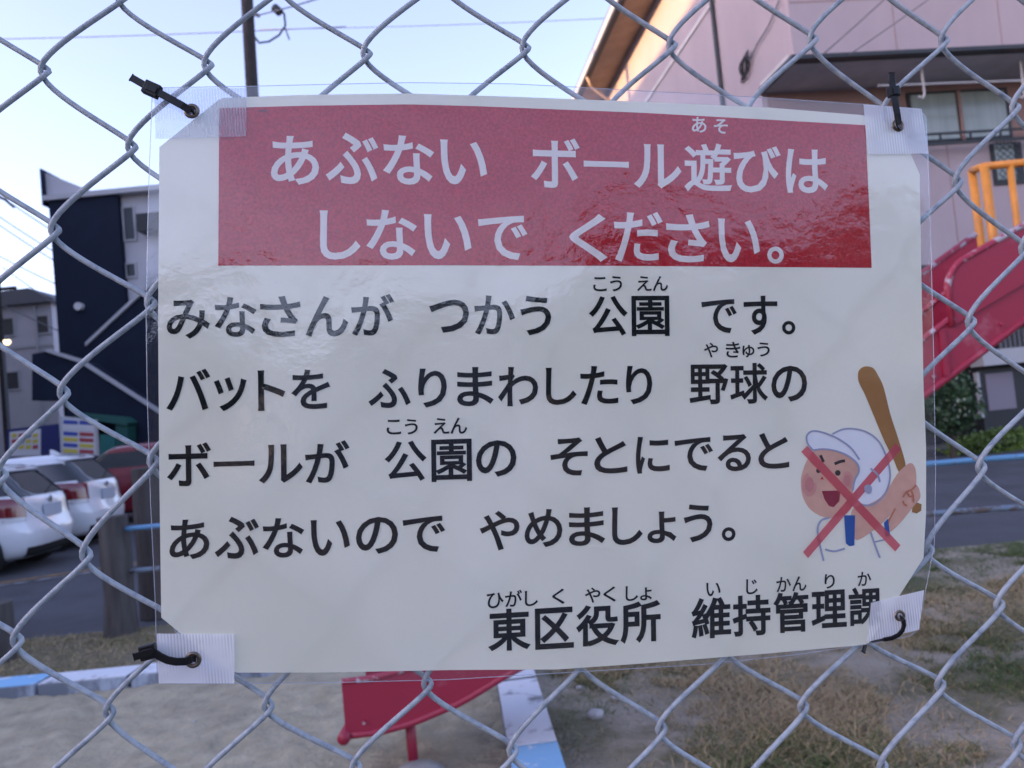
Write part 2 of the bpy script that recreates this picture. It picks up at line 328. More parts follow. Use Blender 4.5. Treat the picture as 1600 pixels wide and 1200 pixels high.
# ------------------------------------------------------------------ slide and its tower
YN, YF = 3.20, 3.66
slide = thing('playground_slide', 'faded red steel slide ending above the sandpit', 'slide', (-.42, 3.43, 0))
def loc(o_, p): return (p[0]-o_.location.x, p[1]-o_.location.y, p[2]-o_.location.z)
prof = []
for px_, py_ in ((541, 1150), (592, 1144), (644, 1130), (722, 1097), (786, 1058)):
    q = at_y(px_, py_, YN); prof.append((q.x, q.z))
XE = prof[0][0]
prof += [(.4, .67), (1.0, 1.0), (1.7, 1.42), (2.15, 1.69), (2.45, 1.83), (2.62, 1.86)]
def zb(x):
    for a, c in zip(prof, prof[1:]):
        if x <= c[0]: return lerp(a[1], c[1], (x-a[0])/(c[0]-a[0]))
    return prof[-1][1]
xs = [XE+i*((2.6-XE)/66) for i in range(67)]
b = MB(); b.grid(lambda u, v: loc(slide, (lerp(XE, 2.6, u), lerp(YN+.01, YF-.01, v), zb(lerp(XE, 2.6, u))+.035)), 66, 4); b.build('chute_floor', M['red'], slide, smooth=True)
def wall(Y0, Y1, h):
    b = MB(); vv = []; 
    for x in xs:
        for (y, z) in ((Y0, 0), (Y1, 0), (Y1, h), (Y0, h)): vv.append(loc(slide, (x, y, zb(x)+z)))
    ff = [(0, 1, 2, 3)]+[(4*i+k, 4*i+(k+1) % 4, 4*i+4+(k+1) % 4, 4*i+4+k) for i in range(66) for k in range(4)]+[tuple(4*66+k for k in (3, 2, 1, 0))]
    b.add(vv, ff); b.build('side_wall', M['red'], slide)
wall(YN-.004, YN+.004, .215); wall(YF-.004, YF+.004, .215)
for Y in (YN, YF):
    b = MB(); b.tube([loc(slide, (x, Y, zb(x)+.22)) for x in xs], .013, 8); b.build('rim', M['redrim'], slide, smooth=True)
    b = MB(); b.tube([loc(slide, (x, Y, zb(x)+.0)) for x in xs], .015, 8); b.build('lower_rim', M['red'], slide, smooth=True)
b = MB(); b.tube([loc(slide, (XE-.005, YN-.03, zb(XE))), loc(slide, (XE-.005, YF+.03, zb(XE)))], .026, 12); b.build('end_roll', M['red'], slide, smooth=True)
for X in (-.10, .62, 1.26, 1.80, 2.3):         # stiffening ribs on the near wall
    b = MB(); b.box(-.012, .012, -.012, 0, .01, .205, Matrix.Translation(loc(slide, (X, YN-.004, zb(X))))); b.build('stiffener', M['red'], slide)
for X in [XE+.08+.31*k for k in range(10)]:
    b = MB(); b.tube([loc(slide, (X, YN-.004, zb(X)+.05)), loc(slide, (X, YN-.014, zb(X)+.05))], .008, 8); b.build('bolt', M['redrim'], slide)
# guard panels at the top of the chute
def guard(Y, x0, x1, h, rc, nm, endv=False):
    pts = []
    n = 10
    for i in range(n+1):
        a = math.pi-(math.pi/2)*i/n
        pts.append((x0+rc+rc*math.cos(a), h-rc+rc*math.sin(a)))
    pts.append((x1, h))
    low = [(x1, .19), (x0, .19)]
    pl = pts+low
    b = MB(); b.prism(pl, Y-.005, Y+.005, lambda u, v, d: loc(slide, (u, d, zb(u)+v))); 
    b.build('guard_panel', M['red'], slide)
    b = MB(); b.tube([loc(slide, (x0, Y, zb(x0)+.19))]+[loc(slide, (u, Y, zb(u)+v)) for u, v in pts], .014, 8); b.build('guard_rim', M['redrim'], slide, smooth=True)
guard(YN-.012, 1.845, 2.6, .415, .07, 'near')
guard(YF+.012, 1.35, 2.29, .40, .05, 'far')
leg = MB()
q = at_y(641, 1135, YN+.1); LX = q.x
leg.tube([loc(slide, (LX, YN+.1, .05)), loc(slide, (LX, YN+.1, zb(LX)))], .022, 10); leg.build('support_leg', M['red'], slide, smooth=True)
leg = MB(); leg.tube([loc(slide, (2.33, 3.43, 0)), loc(slide, (2.33, 3.43, zb(2.33)))], .024, 10); leg.build('support_leg', M['red'], slide, smooth=True)
bm = bmesh.new(); bmesh.ops.create_uvsphere(bm, u_segments=28, v_segments=14, radius=.15)
for v in bm.verts: v.co.z *= .75; v.co *= 1+.05*noise.noise(v.co*9)
me = bpy.data.meshes.new('footing'); bm.to_mesh(me); bm.free(); me.shade_smooth()
o = link(bpy.data.objects.new('concrete_footing', me), None, M['concrete']); q = gnd(662, 1206); o.location = (q.x, 3.24, -.002); tag(o, 'rounded grey concrete footing under the slide end in the sand', 'footing')
tower = thing('play_tower', 'orange railed play platform at the top of the red slide', 'play structure', (2.95, 3.55, 0))
C0 = at_y(1538, 260, 3.72); C1 = at_y(1519, 266, 3.98)
ztop = C0.z
def bar(a, c, r, nm, m=M['orange']):
    b = MB(); b.tube([loc(tower, a), loc(tower, c)], r, 10); return b.build(nm, m, tower, smooth=True)
zd = 1.78
bar((C0.x, C0.y, ztop), (C0.x+1.15, C0.y, ztop), .019, 'top_rail')
bar((C1.x, C1.y, C1.z), (C0.x, C0.y, ztop), .019, 'top_rail')
bar((C0.x, C0.y, zd), (C0.x, C0.y, ztop), .022, 'corner_post')
bar((C1.x, C1.y, zd), (C1.x, C1.y, C1.z), .022, 'corner_post')
for k in range(1, 9): bar((C0.x+.125*k, C0.y, zd), (C0.x+.125*k, C0.y, ztop), .016, 'baluster')
for (x, y) in ((2.78, 3.1), (3.55, 3.1), (2.95, 4.0), (3.55, 4.0)): bar((x, y, 0), (x, y, 2.5 if x > 3 else 1.8), .03, 'post')
bar((2.78, 3.1, 2.5), (3.55, 3.1, 2.5), .019, 'top_rail'); bar((2.78, 3.1, 1.8), (2.78, 3.1, 2.5), .03, 'post')
b = MB(); b.box(2.60-2.95, 3.60-2.95, 3.05-3.55, 4.05-3.55, 1.74, 1.785); b.build('deck', M['greypipe'], tower)
for k in range(6): bar((3.62+.06*(6-k), 3.3, .25+.27*k), (3.62+.06*(6-k), 3.8, .25+.27*k), .014, 'ladder_rung')
for y in (3.3, 3.8): bar((4.02, y, 0), (3.62, y, 1.85), .018, 'ladder_rail')

# ------------------------------------------------------------------ boundary posts and blue rails
rail = thing('park_railing', 'two-rail park railing with peeling blue pipes on imitation wood posts', 'railing', (-3.1, 6.4, 0))
def rl(x): return lerp(6.45, 5.45, (x+3.1)/6.4)
def postobj(x, h, r, m, dy=0):
    b = MB(); y = rl(x)+dy
    b.tube([loc(rail, (x+.006*math.sin(7*k), y, h*k/6)) for k in range(7)], r, 12, rr=[r*(1.12 if k == 0 else 1+.05*math.sin(k*2.1)) for k in range(7)])
    return b.build('post', m, rail, bevel=.01)
pa = gnd(192, 990); postobj(pa.x, .99, .12, M['post'])
pc = gnd(8, 1035); b = MB(); b.tube([loc(rail, (pc.x-.05, pc.y, 0)), loc(rail, (pc.x-.05, pc.y, .46))], .12, 12); b.build('short_post', M['post'], rail, bevel=.01)
for x in (-.6, 1.2, 4.2, 6.2): postobj(x, .99, .11, M['post'])
for z, m in ((.872, M['bluepipe']), (.52, M['bluepipe'])):
    b = MB(); b.tube([loc(rail, (pa.x+.05+(6.6-pa.x)*k/24, rl(pa.x+(6.6-pa.x)*k/24)-.0, z+.004*math.sin(k*1.7))) for k in range(25)], .021, 10)
    b.build('rail', m if z > .6 else M['greypipe'], rail, smooth=True)
q = gnd(214, 985)
tr_ = thing('timber_stake', 'dark tall timber stake standing behind the left railing post', 'post', (q.x, q.y+.5, 0))
b = MB(); b.tube([(0, 0, 1.36*k/5) for k in range(6)], .19, 12, rr=[.20, .19, .185, .19, .185, .18]); b.build('trunk', M['postd'], tr_, bevel=.01)

# ------------------------------------------------------------------ cars
SL = [(.18, .14, 3.80, .70), (.24, .04, 3.90, .77), (.34, -.01, 3.95, .81), (.52, -.03, 3.97, .845), (.60, .00, 3.96, .85), (.72, .045, 3.93, .85), (.84, .06, 3.80, .845),
      (.93, .07, 3.45, .83), (1.00, .10, 3.02, .80), (1.06, .15, 2.90, .775), (1.16, .25, 2.72, .74), (1.28, .36, 2.50, .69), (1.37, .45, 2.34, .65), (1.42, .50, 2.24, .615), (1.455, .60, 2.10, .55), (1.475, .80, 1.95, .42)]
def slice_at(z, H):
    z = z/H
    for a, c in zip(SL, SL[1:]):
        if z <= c[0]:
            t = max(0, (z-a[0])/(c[0]-a[0])); return [lerp(a[i], c[i], t) for i in (1, 2, 3)]
    return list(SL[-1][1:])
def car(name, label, cat, P, rz, paint, H=1.0, group=None, sx=1.0):
    t = thing(name, label, cat, P, rz, group)
    def S_(th, z, off=0):
        xr, xf, w = slice_at(z, H); cx, hx = (xr+xf)/2, (xf-xr)/2; e = .34
        c, s = math.cos(th), math.sin(th)
        ex = .30
        X = cx+(hx+off)*math.copysign(abs(c)**ex, c); Y = (w+off)*math.copysign(abs(s)**(ex*1.15), s)
        return Vector((X*sx, Y, z))
    N = 120; zz = [s_[0]*H for s_ in SL]; zfull = []
    for a, c in zip(zz, zz[1:]): zfull += [a, (a+c)/2]
    zfull.append(zz[-1])
    b = MB(); vv = [S_(2*math.pi*i/N, z) for z in zfull for i in range(N)]; ff = []
    for j in range(len(zfull)-1):
        for i in range(N): ff.append((j*N+i, j*N+(i+1) % N, (j+1)*N+(i+1) % N, (j+1)*N+i))
    top = len(vv); xr, xf, w = slice_at(zz[-1], H); vv.append(Vector(((xr+xf)/2*sx, 0, zz[-1]+.02)))
    k0 = (len(zfull)-1)*N
    ff += [(k0+i, k0+(i+1) % N, top) for i in range(N)]
    ff.append(tuple(range(N-1, -1, -1)))
    b.add(vv, ff); b.build('body', paint, t, smooth=True)
    def patch(nm, m, th0, th1, z0, z1, off=.006, nu=22, nv=8, par=t, shape=None):
        b = MB()
        def fn(u, v):
            a, z = lerp(th0, th1, u), lerp(z0, z1, v)
            if shape: a, z = shape(u, v, a, z)
            return S_(a, z, off)
        b.grid(fn, nu, nv); return b.build(nm, m, par, smooth=True)
    pi = math.pi
    def th_y(f): return math.asin(max(-1, min(1, f))**1 if f == 0 else math.copysign(abs(f)**(1/.345), f))
    # rear window (round the tail: theta near pi), side windows, lamps, plate
    tw = th_y(.86); patch('rear_window', M['carglass'], pi-tw, pi+tw, 1.01*H, 1.36*H, shape=lambda u, v, a, z: (a+(u-.5)*-.10*v, z-.02*(2*u-1)**2))
    patch('rear_spoiler', paint, pi-th_y(.9), pi+th_y(.9), 1.375*H, 1.43*H, off=.05, nv=4)
    for s in (-1, 1):
        a0, a1 = (pi/2+.95, pi/2-.50)
        f = (lambda a: a) if s > 0 else (lambda a: 2*pi-a)
        patch('side_window', M['carglass'], f(pi/2+1.02), f(pi/2+.10), 1.045*H, 1.33*H, shape=lambda u, v, a, z: (a, z-(.0 if u > .25 else (.25-u)*.3*(v))))
        patch('side_window', M['carglass'], f(pi/2+.05), f(pi/2-.90), 1.045*H, 1.33*H)
        tl = patch('tail_lamp', M['tail'], f(pi-th_y(.72)), f(pi-th_y(.999)-.07), .74*H, .99*H, off=.012, nu=16, shape=lambda u, v, a, z: (a, z+.05*u))
        patch('reversing_lamp', M['clear'], f(pi-th_y(.74)), f(pi-th_y(.93)), .69*H, .735*H, off=.012, par=tl)
        b = MB(); q = S_(f(pi/2-.9), 1.04*H); b.box(q.x-.1, q.x+.08, q.y-.0 if s > 0 else q.y-.2, q.y+.2 if s > 0 else q.y, 1.0*H, 1.14*H); b.build('door_mirror', paint, t, bevel=.03)
    b = MB(); b.box(-.02, .0, -.255, .255, .70*H, .87*H, Matrix.Translation((.035, 0, 0))); pl = b.build('number_plate', M['plate'], t, bevel=.004)
    b = MB(); b.tube([(.055, 0, .93*H), (.04, 0, .93*H)], .045, 16); b.build('badge', M['alloy'], t)
    patch('lower_bumper', M['rubber'], pi-th_y(.8), pi+th_y(.8), .20*H, .33*H, off=.008)
    patch('brake_lamp', M['tail'], pi-th_y(.2), pi+th_y(.2), 1.40*H, 1.415*H, off=.056, nv=2)
    b = MB(); a_ = S_(pi, 1.03*H, .02); c_ = S_(pi+th_y(.45), 1.12*H, .02); b.tube([a_, c_], .008, 6); b.build('wiper', M['rubber'], t)
    b = MB(); b.prism([(0, 0), (.18, 0), (.05, .09), (.0, .1)], -.02, .02, lambda u, v, d: (.78*sx+.18-u, d, 1.47*H+v)); b.build('roof_aerial', paint, t)
    for wx in (.72, 3.22):
        for s in (-1, 1):
            y = s*.76
            b = MB(); b.tube([(wx*sx, s*.60, .34), (wx*sx, s*.862, .34)], .372, 28); b.build('wheel_arch', M['rubber'], t)
            b = MB(); b.tube([(wx*sx, s*.66, .305), (wx*sx, s*.87, .305)], .305, 28); ty = b.build('tyre', M['rubber'], t, bevel=.02)
            b = MB(); b.tube([(wx*sx, s*.80, .305), (wx*sx, s*.877, .305)], .20, 20); b.build('rim', M['alloy'], ty)
    return t
q = gnd(28, 905); q2 = Vector((-7.05, 11.65, 0))
car('parked_car', 'white hatchback parked nearest the road, its tail cropped by the left photo edge', 'car', (-6.88, 11.35, 0), R(180+6), M['carwhite'], H=1.03, group='white cars parked in the left car park')
car('parked_car', 'second white hatchback with roof aerial fin, behind the nearest one', 'car', (-7.27, 13.65, 0), R(180+5), M['carwhite'], H=1.09, group='white cars parked in the left car park')
car('parked_car', 'dark red car parked beyond the two white hatchbacks', 'car', (-6.6, 17.3, 0), R(180-7), M['carred'], H=1.16, sx=1.08)

# ------------------------------------------------------------------ left buildings
def face_poly(name, pts, Y, th, m, parent, base):    # polygon drawn at its distance, given a thickness backwards
    P = [at_y(x, y, Y) for x, y in pts]
    b = MB(); n = len(P)
    vv = [tuple(p-base) for p in P]+[tuple(p-base+Vector((0, th, 0))) for p in P]
    ff = [tuple(range(n)), tuple(range(2*n-1, n-1, -1))]+[((i+1) % n, i, n+i, n+(i+1) % n) for i in range(n)]
    b.add(vv, ff); return b.build(name, m, parent)
def wallbox(nm, m, par, x0, x1, y0, y1, z0, z1, bev=0):
    b = MB(); L = par.location; b.box(x0-L.x, x1-L.x, y0-L.y, y1-L.y, z0-L.z, z1-L.z); return b.build(nm, m, par, bevel=bev)
def win(par, x0, x1, z0, z1, Y, frame=None, glassm=None, fw=.06, mull=0):
    frame = frame or M['whitetrim']; glassm = glassm or M['glass']; L = par.location
    b = MB()
    for (a, c, d, e) in ((x0-fw, x1+fw, z0-fw, z0), (x0-fw, x1+fw, z1, z1+fw), (x0-fw, x0, z0, z1), (x1, x1+fw, z0, z1)):
        b.box(a-L.x, c-L.x, Y-.06-L.y, Y+.02-L.y, d, e)
    for k in range(mull):
        xm = lerp(x0, x1, (k+1)/(mull+1)); b.box(xm-.03-L.x, xm+.03-L.x, Y-.05-L.y, Y+.02-L.y, z0, z1)
    w_ = b.build('window', frame, par)
    b = MB(); b.box(x0-L.x, x1-L.x, Y-.02-L.y, Y+.01-L.y, z0, z1); b.build('pane', glassm, w_); return w_
YB = 25.0
def X_(px, py, Y): return at_y(px, py, Y).x
def Z_(px, py, Y): return at_y(px, py, Y).z
# navy tower: x from its two edges; the panel hides most of the left wall
xa, xb_, xc = X_(82, 400, YB), X_(190, 400, YB), X_(330, 400, YB)
zt = Z_(150, 300, YB)
nb = thing('navy_building', 'three-storey white building with a tall navy blue stair tower on its left', 'building', ((xa+xc)/2, YB+3, 0))
wallbox('tower_wall', M['navy'], nb, xa, xb_, YB, YB+6, 0, zt-.15)
wallbox('wall', M['white'], nb, xb_+.002, xc+3, YB+.25, YB+6.3, 0, zt-.15)
wallbox('parapet', M['whitetrim'], nb, xa-.12, xc+3.1, YB-.12, YB+6.4, zt-.15, zt+.02)
L = nb.location
pts = [(xa-.1, zt+.02), (xa+1.5, zt+.02), (xa-.1, zt+.85)]
b = MB(); b.prism([(u-L.x, v) for u, v in pts], .1, 6.0, lambda u, v, d: (u, YB-L.y+d, v)); b.build('slanted_parapet', M['white'], nb)
b = MB(); b.box(xa-.16-L.x, xa-.1-L.x, YB-.1-L.y, YB+6-L.y, zt-.3, zt+.92); b.build('parapet_fin', M['navy'], nb)
win(nb, X_(188, 330, YB), X_(203, 330, YB), Z_(195, 372, YB), Z_(195, 322, YB), YB+.25, glassm=M['glass'])
win(nb, X_(193, 420, YB), X_(206, 420, YB), Z_(198, 430, YB), Z_(198, 411, YB), YB+.25)
wallbox('window_hood', M['dark'], nb, X_(221, 350, YB), X_(233, 350, YB)+.6, YB-.35, YB+.24, Z_(225, 365, YB), Z_(225, 338, YB))
# lower navy stair volumes with pale stringers
def stair(nm, pts, Y, th, m): return face_poly(nm, pts, Y, th, m, nb, nb.location)
stair('stair_wall', [(134, 700), (134, 540), (232, 448), (330, 380), (330, 700)], YB-.9, .8, M['navy'])
stair('stringer', [(133, 541), (133, 535), (231, 443), (330, 360), (330, 368), (232, 449)], YB-1.0, .1, M['whitetrim'])
stair('stair_wall', [(50, 626), (50, 553), (75, 548), (128, 566), (240, 640), (330, 700), (330, 720), (105, 720), (105, 624)], YB-2.2, 1.0, M['navy'])
stair('stringer', [(70, 549), (72, 545), (126, 561), (240, 634), (330, 694), (330, 701), (240, 641), (125, 567)], YB-2.3, .1, M['whitetrim'])
q = at_y(124, 479, YB-.08)
b = MB(); b.tube([(0+q.x-L.x, q.y-L.y-.1, q.z), (q.x-L.x, q.y-L.y+.1, q.z)], .13, 14); b.build('wall_lamp', mat('frosted_lamp', (.6, .6, .6), .3), nb)
# white house at far left
YW = 34.0
wb = thing('white_house', 'white two-storey house with pitched grey roof at the far left', 'house', (X_(20, 600, YW), YW+4, 0))
x0, x1 = X_(-260, 560, YW), X_(86, 560, YW); ze, zr = Z_(0, 480, YW), Z_(55, 455, YW)
wallbox('wall', M['white'], wb, x0, x1, YW, YW+8, 0, ze)
L = wb.location; xm = X_(52, 460, YW)
b = MB(); b.prism([(x0-.3-L.x, ze), (x1+.3-L.x, ze-.02), (x1+.3-L.x, ze+.12), (xm-L.x, zr+.1), (x0-.3-L.x, ze+.35)], -.35, 8.3, lambda u, v, d: (u, YW-L.y+d, v)); b.build('roof', M['roof'], wb)
for (a, c, d, e) in ((4, 22, 498, 524), (59, 76, 494, 520), (10, 30, 582, 608), (-60, -38, 500, 524)):
    win(wb, X_(a, (d+e)/2, YW), X_(c, (d+e)/2, YW), Z_((a+c)/2, e, YW), Z_((a+c)/2, d, YW), YW, fw=.07)
wallbox('string_course', M['whitetrim'], wb, x0, x1, YW-.05, YW, Z_(60, 540, YW)-.06, Z_(60, 540, YW)+.06)
wallbox('downpipe', M['whitetrim'], wb, X_(57, 500, YW)-.05, X_(57, 500, YW)+.05, YW-.12, YW-.02, 0, ze-.1)
# shop boards
YS = 21.5
sb = thing('shop_banner', 'royal blue shop banner with a white price poster behind the parked cars', 'banner', (X_(55, 690, YS), YS, 0))
def bd(par, nm, pts, Y, th, m): return face_poly(nm, pts, Y, th, m, par, par.location)
M['royal'] = mat('royal_blue', (.012, .020, .11), .6); M['yel'] = mat('poster_yellow', (.50, .42, .06), .7); M['pred'] = mat('poster_red', (.32, .05, .06), .7)
M['pwhite'] = mat('poster_white', (.55, .55, .58), .7); M['teal'] = mat('teal_panel', (.01, .085, .07), .6); M['pblue'] = mat('poster_blue', (.04, .07, .32), .7)
bd(sb, 'panel', [(11, 720), (11, 671), (92, 662), (92, 716)], YS, .08, M['royal'])
p_ = bd(sb, 'poster', [(15, 713), (15, 675), (63, 670), (63, 711)], YS-.03, .025, M['pwhite'])
for k in range(3):
    for j in range(4):
        c = [M['yel'], M['pred'], M['pblue'], M['yel']][(j+k) % 4]
        bd(sb, 'print_block', [(18+j*11, 684+k*9), (18+j*11, 678+k*9), (26+j*11, 677+k*9), (26+j*11, 683+k*9)], YS-.045, .01, c).parent = p_
pb = thing('price_board', 'tall shop board with purple, yellow and red rows in a pale frame', 'sign', (X_(125, 680, YS-1.4), YS-1.4, 0))
bd(pb, 'frame', [(95, 712), (92, 650), (150, 656), (153, 712)], YS-1.4, .08, M['whitetrim'])
bd(pb, 'board', [(98, 710), (97, 654), (147, 659), (150, 710)], YS-1.43, .02, M['pwhite'])
for k, (c1, c2) in enumerate([('pblue', 'pblue'), ('pwhite', 'pwhite'), ('pblue', 'pred'), ('yel', 'pred'), ('pblue', 'yel'), ('yel', 'pred')]):
    y = 656+k*9
    bd(pb, 'row', [(99, y+6), (99, y), (121, y+1.5), (121, y+7)], YS-1.445, .01, M[c1]); bd(pb, 'row', [(124, y+7), (124, y+1), (146, y+2.5), (146, y+8)], YS-1.445, .01, M[c2])
ks = thing('shop_kiosk', 'small kiosk with teal green awning beside the price board', 'kiosk', (X_(160, 680, YS+.6), YS+.6, 0))
bd(ks, 'awning', [(116, 652), (118, 645), (190, 652), (200, 660), (198, 665)], YS+.6, .6, M['teal'])
bd(ks, 'side_panel', [(182, 712), (180, 655), (199, 660), (200, 712)], YS+.7, .5, M['teal'])
bd(ks, 'counter', [(156, 712), (156, 679), (180, 680), (180, 712)], YS+.7, .4, mat('counter_teal', (.02, .15, .135), .6))
bd(ks, 'back_wall', [(118, 712), (118, 652), (182, 654), (182, 712)], YS+1.3, .1, M['dark'])
# street lamp at the far left; emission puts a bright spot on its globe
q = at_y(11, 534, 27)
sl = thing('street_lamp', 'slim street lamp with an emissive yellowish globe at the far left', 'lamp', (q.x, q.y, 0))
b = MB(); b.tube([(-.14, 0, 0), (-.14, 0, q.z-.3)], .05, 8); b.build('pole', M['cablegrey'], sl)
b = MB(); b.tube([(-.14, 0, q.z-.3), (-.1, 0, q.z-.15), (0, 0, q.z-.12)], .03, 8); b.build('bracket', M['cablegrey'], sl)
b = MB(); b.tube([(0, 0, q.z+.06), (0, 0, q.z+.17)], .12, 14, rr=[.13, .05]); b.build('lamp_hood', M['cablegrey'], sl)
bm = bmesh.new(); bmesh.ops.create_uvsphere(bm, u_segments=14, v_segments=8, radius=.115); me = bpy.data.meshes.new('globe'); bm.to_mesh(me); bm.free()
o = link(bpy.data.objects.new('globe', me), sl, mat('emissive_globe', (.8, .7, .5), .4, emit=((1, .80, .45), .8))); o.location = (0, 0, q.z)

# ------------------------------------------------------------------ utility poles and cables
qa, qb = at_y(386, 0, 19), at_y(394, 140, 19)
pole = thing('utility_pole', 'dark utility pole rising above the sign with a hanging cable loop', 'pole', (qb.x, 19, 0))
ex = (qa.x-qb.x)/(qa.z-qb.z)
b = MB(); b.tube([(-ex*qb.z*0, 0, 0), (0, 0, qb.z), (qa.x-qb.x, 0, qa.z), ((qa.x-qb.x)*1.2, 0, qa.z+2.2)], .15, 14, rr=[.17, .155, .15, .14]); b.build('shaft', M['polewood'], pole, smooth=True)
pts = [(397, 18), (418, 20), (436, 12), (444, 22), (446, 40), (436, 55), (420, 65), (405, 67), (398, 58)]
L = pole.location
b = MB(); b.tube([tuple(at_y(x, y, 18.8)-L) for x, y in pts[2:]], .028, 6); b.build('cable_loop', M['cable'], pole, smooth=True)
b = MB(); b.tube([tuple(at_y(428, 11, 18.8)-L), tuple(at_y(438, 20, 18.8)-L)], .11, 8); b.build('splice_box', M['cable'], pole, bevel=.02)
b = MB(); b.tube([tuple(at_y(399, 22, 18.8)-L), tuple(at_y(405, 25, 18.8)-L)], .05, 8); b.build('insulator', M['cablegrey'], pole)
b = MB(); b.tube([tuple(at_y(445, 42, 18.8)-L), tuple(at_y(452, 62, 18.8)-L)], .02, 6); b.build('cable_end', M['cablegrey'], pole)
def cable(p, label, m='cablegrey', r=.02, ext=.15, group='overhead cables in the sky'):
    (xa_, ya_, Ya), (xb2, yb2, Yb) = p; A, B = at_y(xa_, ya_, Ya), at_y(xb2, yb2, Yb); D = B-A
    A2, B2 = (A-D*ext, B+D*ext)
    b = MB(); b.tube([A2.lerp(B2, k/14)-Vector((0, 0, .06*D.length/10*math.sin(math.pi*k/14))) for k in range(15)], r, 6)
    o = b.build('overhead_cable', M[m], None, smooth=True); return tag(o, label, 'cable', group)
cable(((0, 60, 24), (470, 44, 24)), 'thin horizontal cable crossing the sky at the upper left behind the pole', r=.016)
cable(((399, 24, 18.8), (530, -14, 14)), 'short cable slanting up to the right from the pole top', r=.017)
cable(((470, 44, 26), (900, 30, 26)), 'faint thin cable crossing the blue sky just above the sign', r=.013)
for i, (a, c) in enumerate([((-10, 298, 30), (85, 362, 26)), ((-10, 332, 30), (88, 395, 26)), ((-10, 345, 30), (90, 410, 26)), ((-10, 395, 31), (80, 440, 28)), ((15, 425, 31), (95, 480, 28)), ((-10, 470, 31), (88, 515, 30))]):
    cable((a, c), ['topmost of the slack cables running down to the navy tower', 'second cable from the top running down to the navy tower', 'third cable from the top, close under the second, at left', 'cable in the bright sky just above the white house roof', 'cable ending near the white house ridge beside the tower', 'lowest cable, passing in front of the white house wall'][i], r=.022)
b = MB(); hp = thing('roof_bracket', 'dark cable bracket at the far left edge in the bright sky', 'bracket', tuple(at_y(8, 305, 30)))
L = hp.location
b.tube([tuple(at_y(-20, 300, 30)-L), tuple(at_y(8, 312, 30)-L), tuple(at_y(22, 324, 30)-L)], .05, 6); b.build('arm', M['bark'], hp)
b = MB(); b.tube([tuple(at_y(2, 300, 30)-L), tuple(at_y(14, 316, 30)-L)], .03, 6); b.build('brace', M['bark'], hp)
up = thing('far_utility_pole', 'small dark pole head with insulators left of the white house roof', 'pole', (X_(-3, 470, 30), 30, 0))
L = up.location; b = MB(); b.tube([(0, 0, 0), (0, 0, Z_(0, 440, 30))], .13, 8); b.build('shaft', M['polewood'], up)
b = MB(); b.box(-.6, .75, -.05, .05, Z_(0, 452, 30)-.06, Z_(0, 452, 30)+.06); b.build('crossarm', M['cable'], up)

# ------------------------------------------------------------------ pink apartment building on the right
YP = 13.0
A = at_y(1242, 95, YP); Pc = A.copy()
dx = -.108
def gx(Y): return A.x+dx*(Y-YP)             # long side wall line
ang = math.atan(-dx)
ap = thing('apartment_building', 'pink rendered apartment building with balconies, deep eaves and sunlit side wall', 'building', (A.x+4, 20, 0))
L = ap.location
ZS = A.z                                     # balcony underside
YFAC = YP+1.35
P = [at_y(1005, 0, 20.4)]
ZR = 11.9
# long side wall (thick), with the front facade
side = MB()
def quadprism(pts, z0, z1):
    return [(x-L.x, y-L.y, z0) for x, y in pts]+[(x-L.x, y-L.y, z1) for x, y in pts]
n1 = Vector((1, -dx*-1, 0))
fr = lambda x, y: (A.x+(x)*math.cos(ang*-0)+0, y)
def fx(t, Y): # facade direction is perpendicular to side wall
    return (gx(Y)+t, Y+t*(-dx)*-1*-1*0)
side.hexa(quadprism([(gx(YFAC)+.0, YFAC), (gx(YFAC)+12, YFAC+12*.108), (gx(42)+12, 42+1.3), (gx(42), 42)], 3.62, ZR)); side.build('wall', M['pink'], ap)
# ground storey, set back under the overhang
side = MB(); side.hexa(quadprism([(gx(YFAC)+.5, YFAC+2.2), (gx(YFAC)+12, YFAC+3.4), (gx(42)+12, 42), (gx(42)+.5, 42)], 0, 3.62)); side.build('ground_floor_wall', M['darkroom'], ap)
# wall joints on the front facade
def fpt(t, z, out): # point on facade t metres right of its left corner, out metres towards the street
    n = Vector((.108, -1, 0)).normalized(); u = Vector((1, .108, 0)).normalized()
    p = Vector((gx(YFAC), YFAC, 0))+u*t+n*out; return Vector((p.x-L.x, p.y-L.y, z))
def fbox(nm, m, t0, t1, z0, z1, o0, o1, par=ap, bev=0):
    b = MB(); b.hexa([fpt(t0, z0, o1), fpt(t1, z0, o1), fpt(t1, z0, o0), fpt(t0, z0, o0), fpt(t0, z1, o1), fpt(t1, z1, o1), fpt(t1, z1, o0), fpt(t0, z1, o0)]); return b.build(nm, m, par, bevel=bev)
def ft(px, py, out=0):  # facade coordinates of a photo pixel
    n = Vector((.108, -1, 0)).normalized(); u = Vector((1, .108, 0)).normalized(); c = Vector((gx(YFAC), YFAC, 0))+n*out
    d = ray(px, py); k = (c-O).dot(n)/d.dot(n); h = O+d*k; return (h-c).dot(u), h.z
# balcony box at the upper storey
fbox('balcony_parapet', M['pink'], 0.003, 12, ZS+.10, ZS+2.3, 1.18, 1.34)
fbox('balcony_edge', M['dark'], .0, 12, ZS+.03, ZS+.10, 1.16, 1.37)
fbox('balcony_floor', M['under'], .0, 12, ZS+.02, ZS+.22, .003, 1.16)
b = MB(); 
fbox('balcony_side', M['pink'], -.0, .16, ZS+.22, ZS+2.3, .003, 1.178)
fbox('side_edge', M['dark'], -.04, .0, ZS-.02, ZS+.12, .0, 1.36)
fbox('joint', M['pinkd'], .02, 12, ZS+1.03, ZS+1.045, 1.341, 1.346)
for t in (1.9, 3.9, 5.9): fbox('joint', M['pinkd'], t, t+.012, ZS+.1, ZS+2.3, 1.341, 1.345)
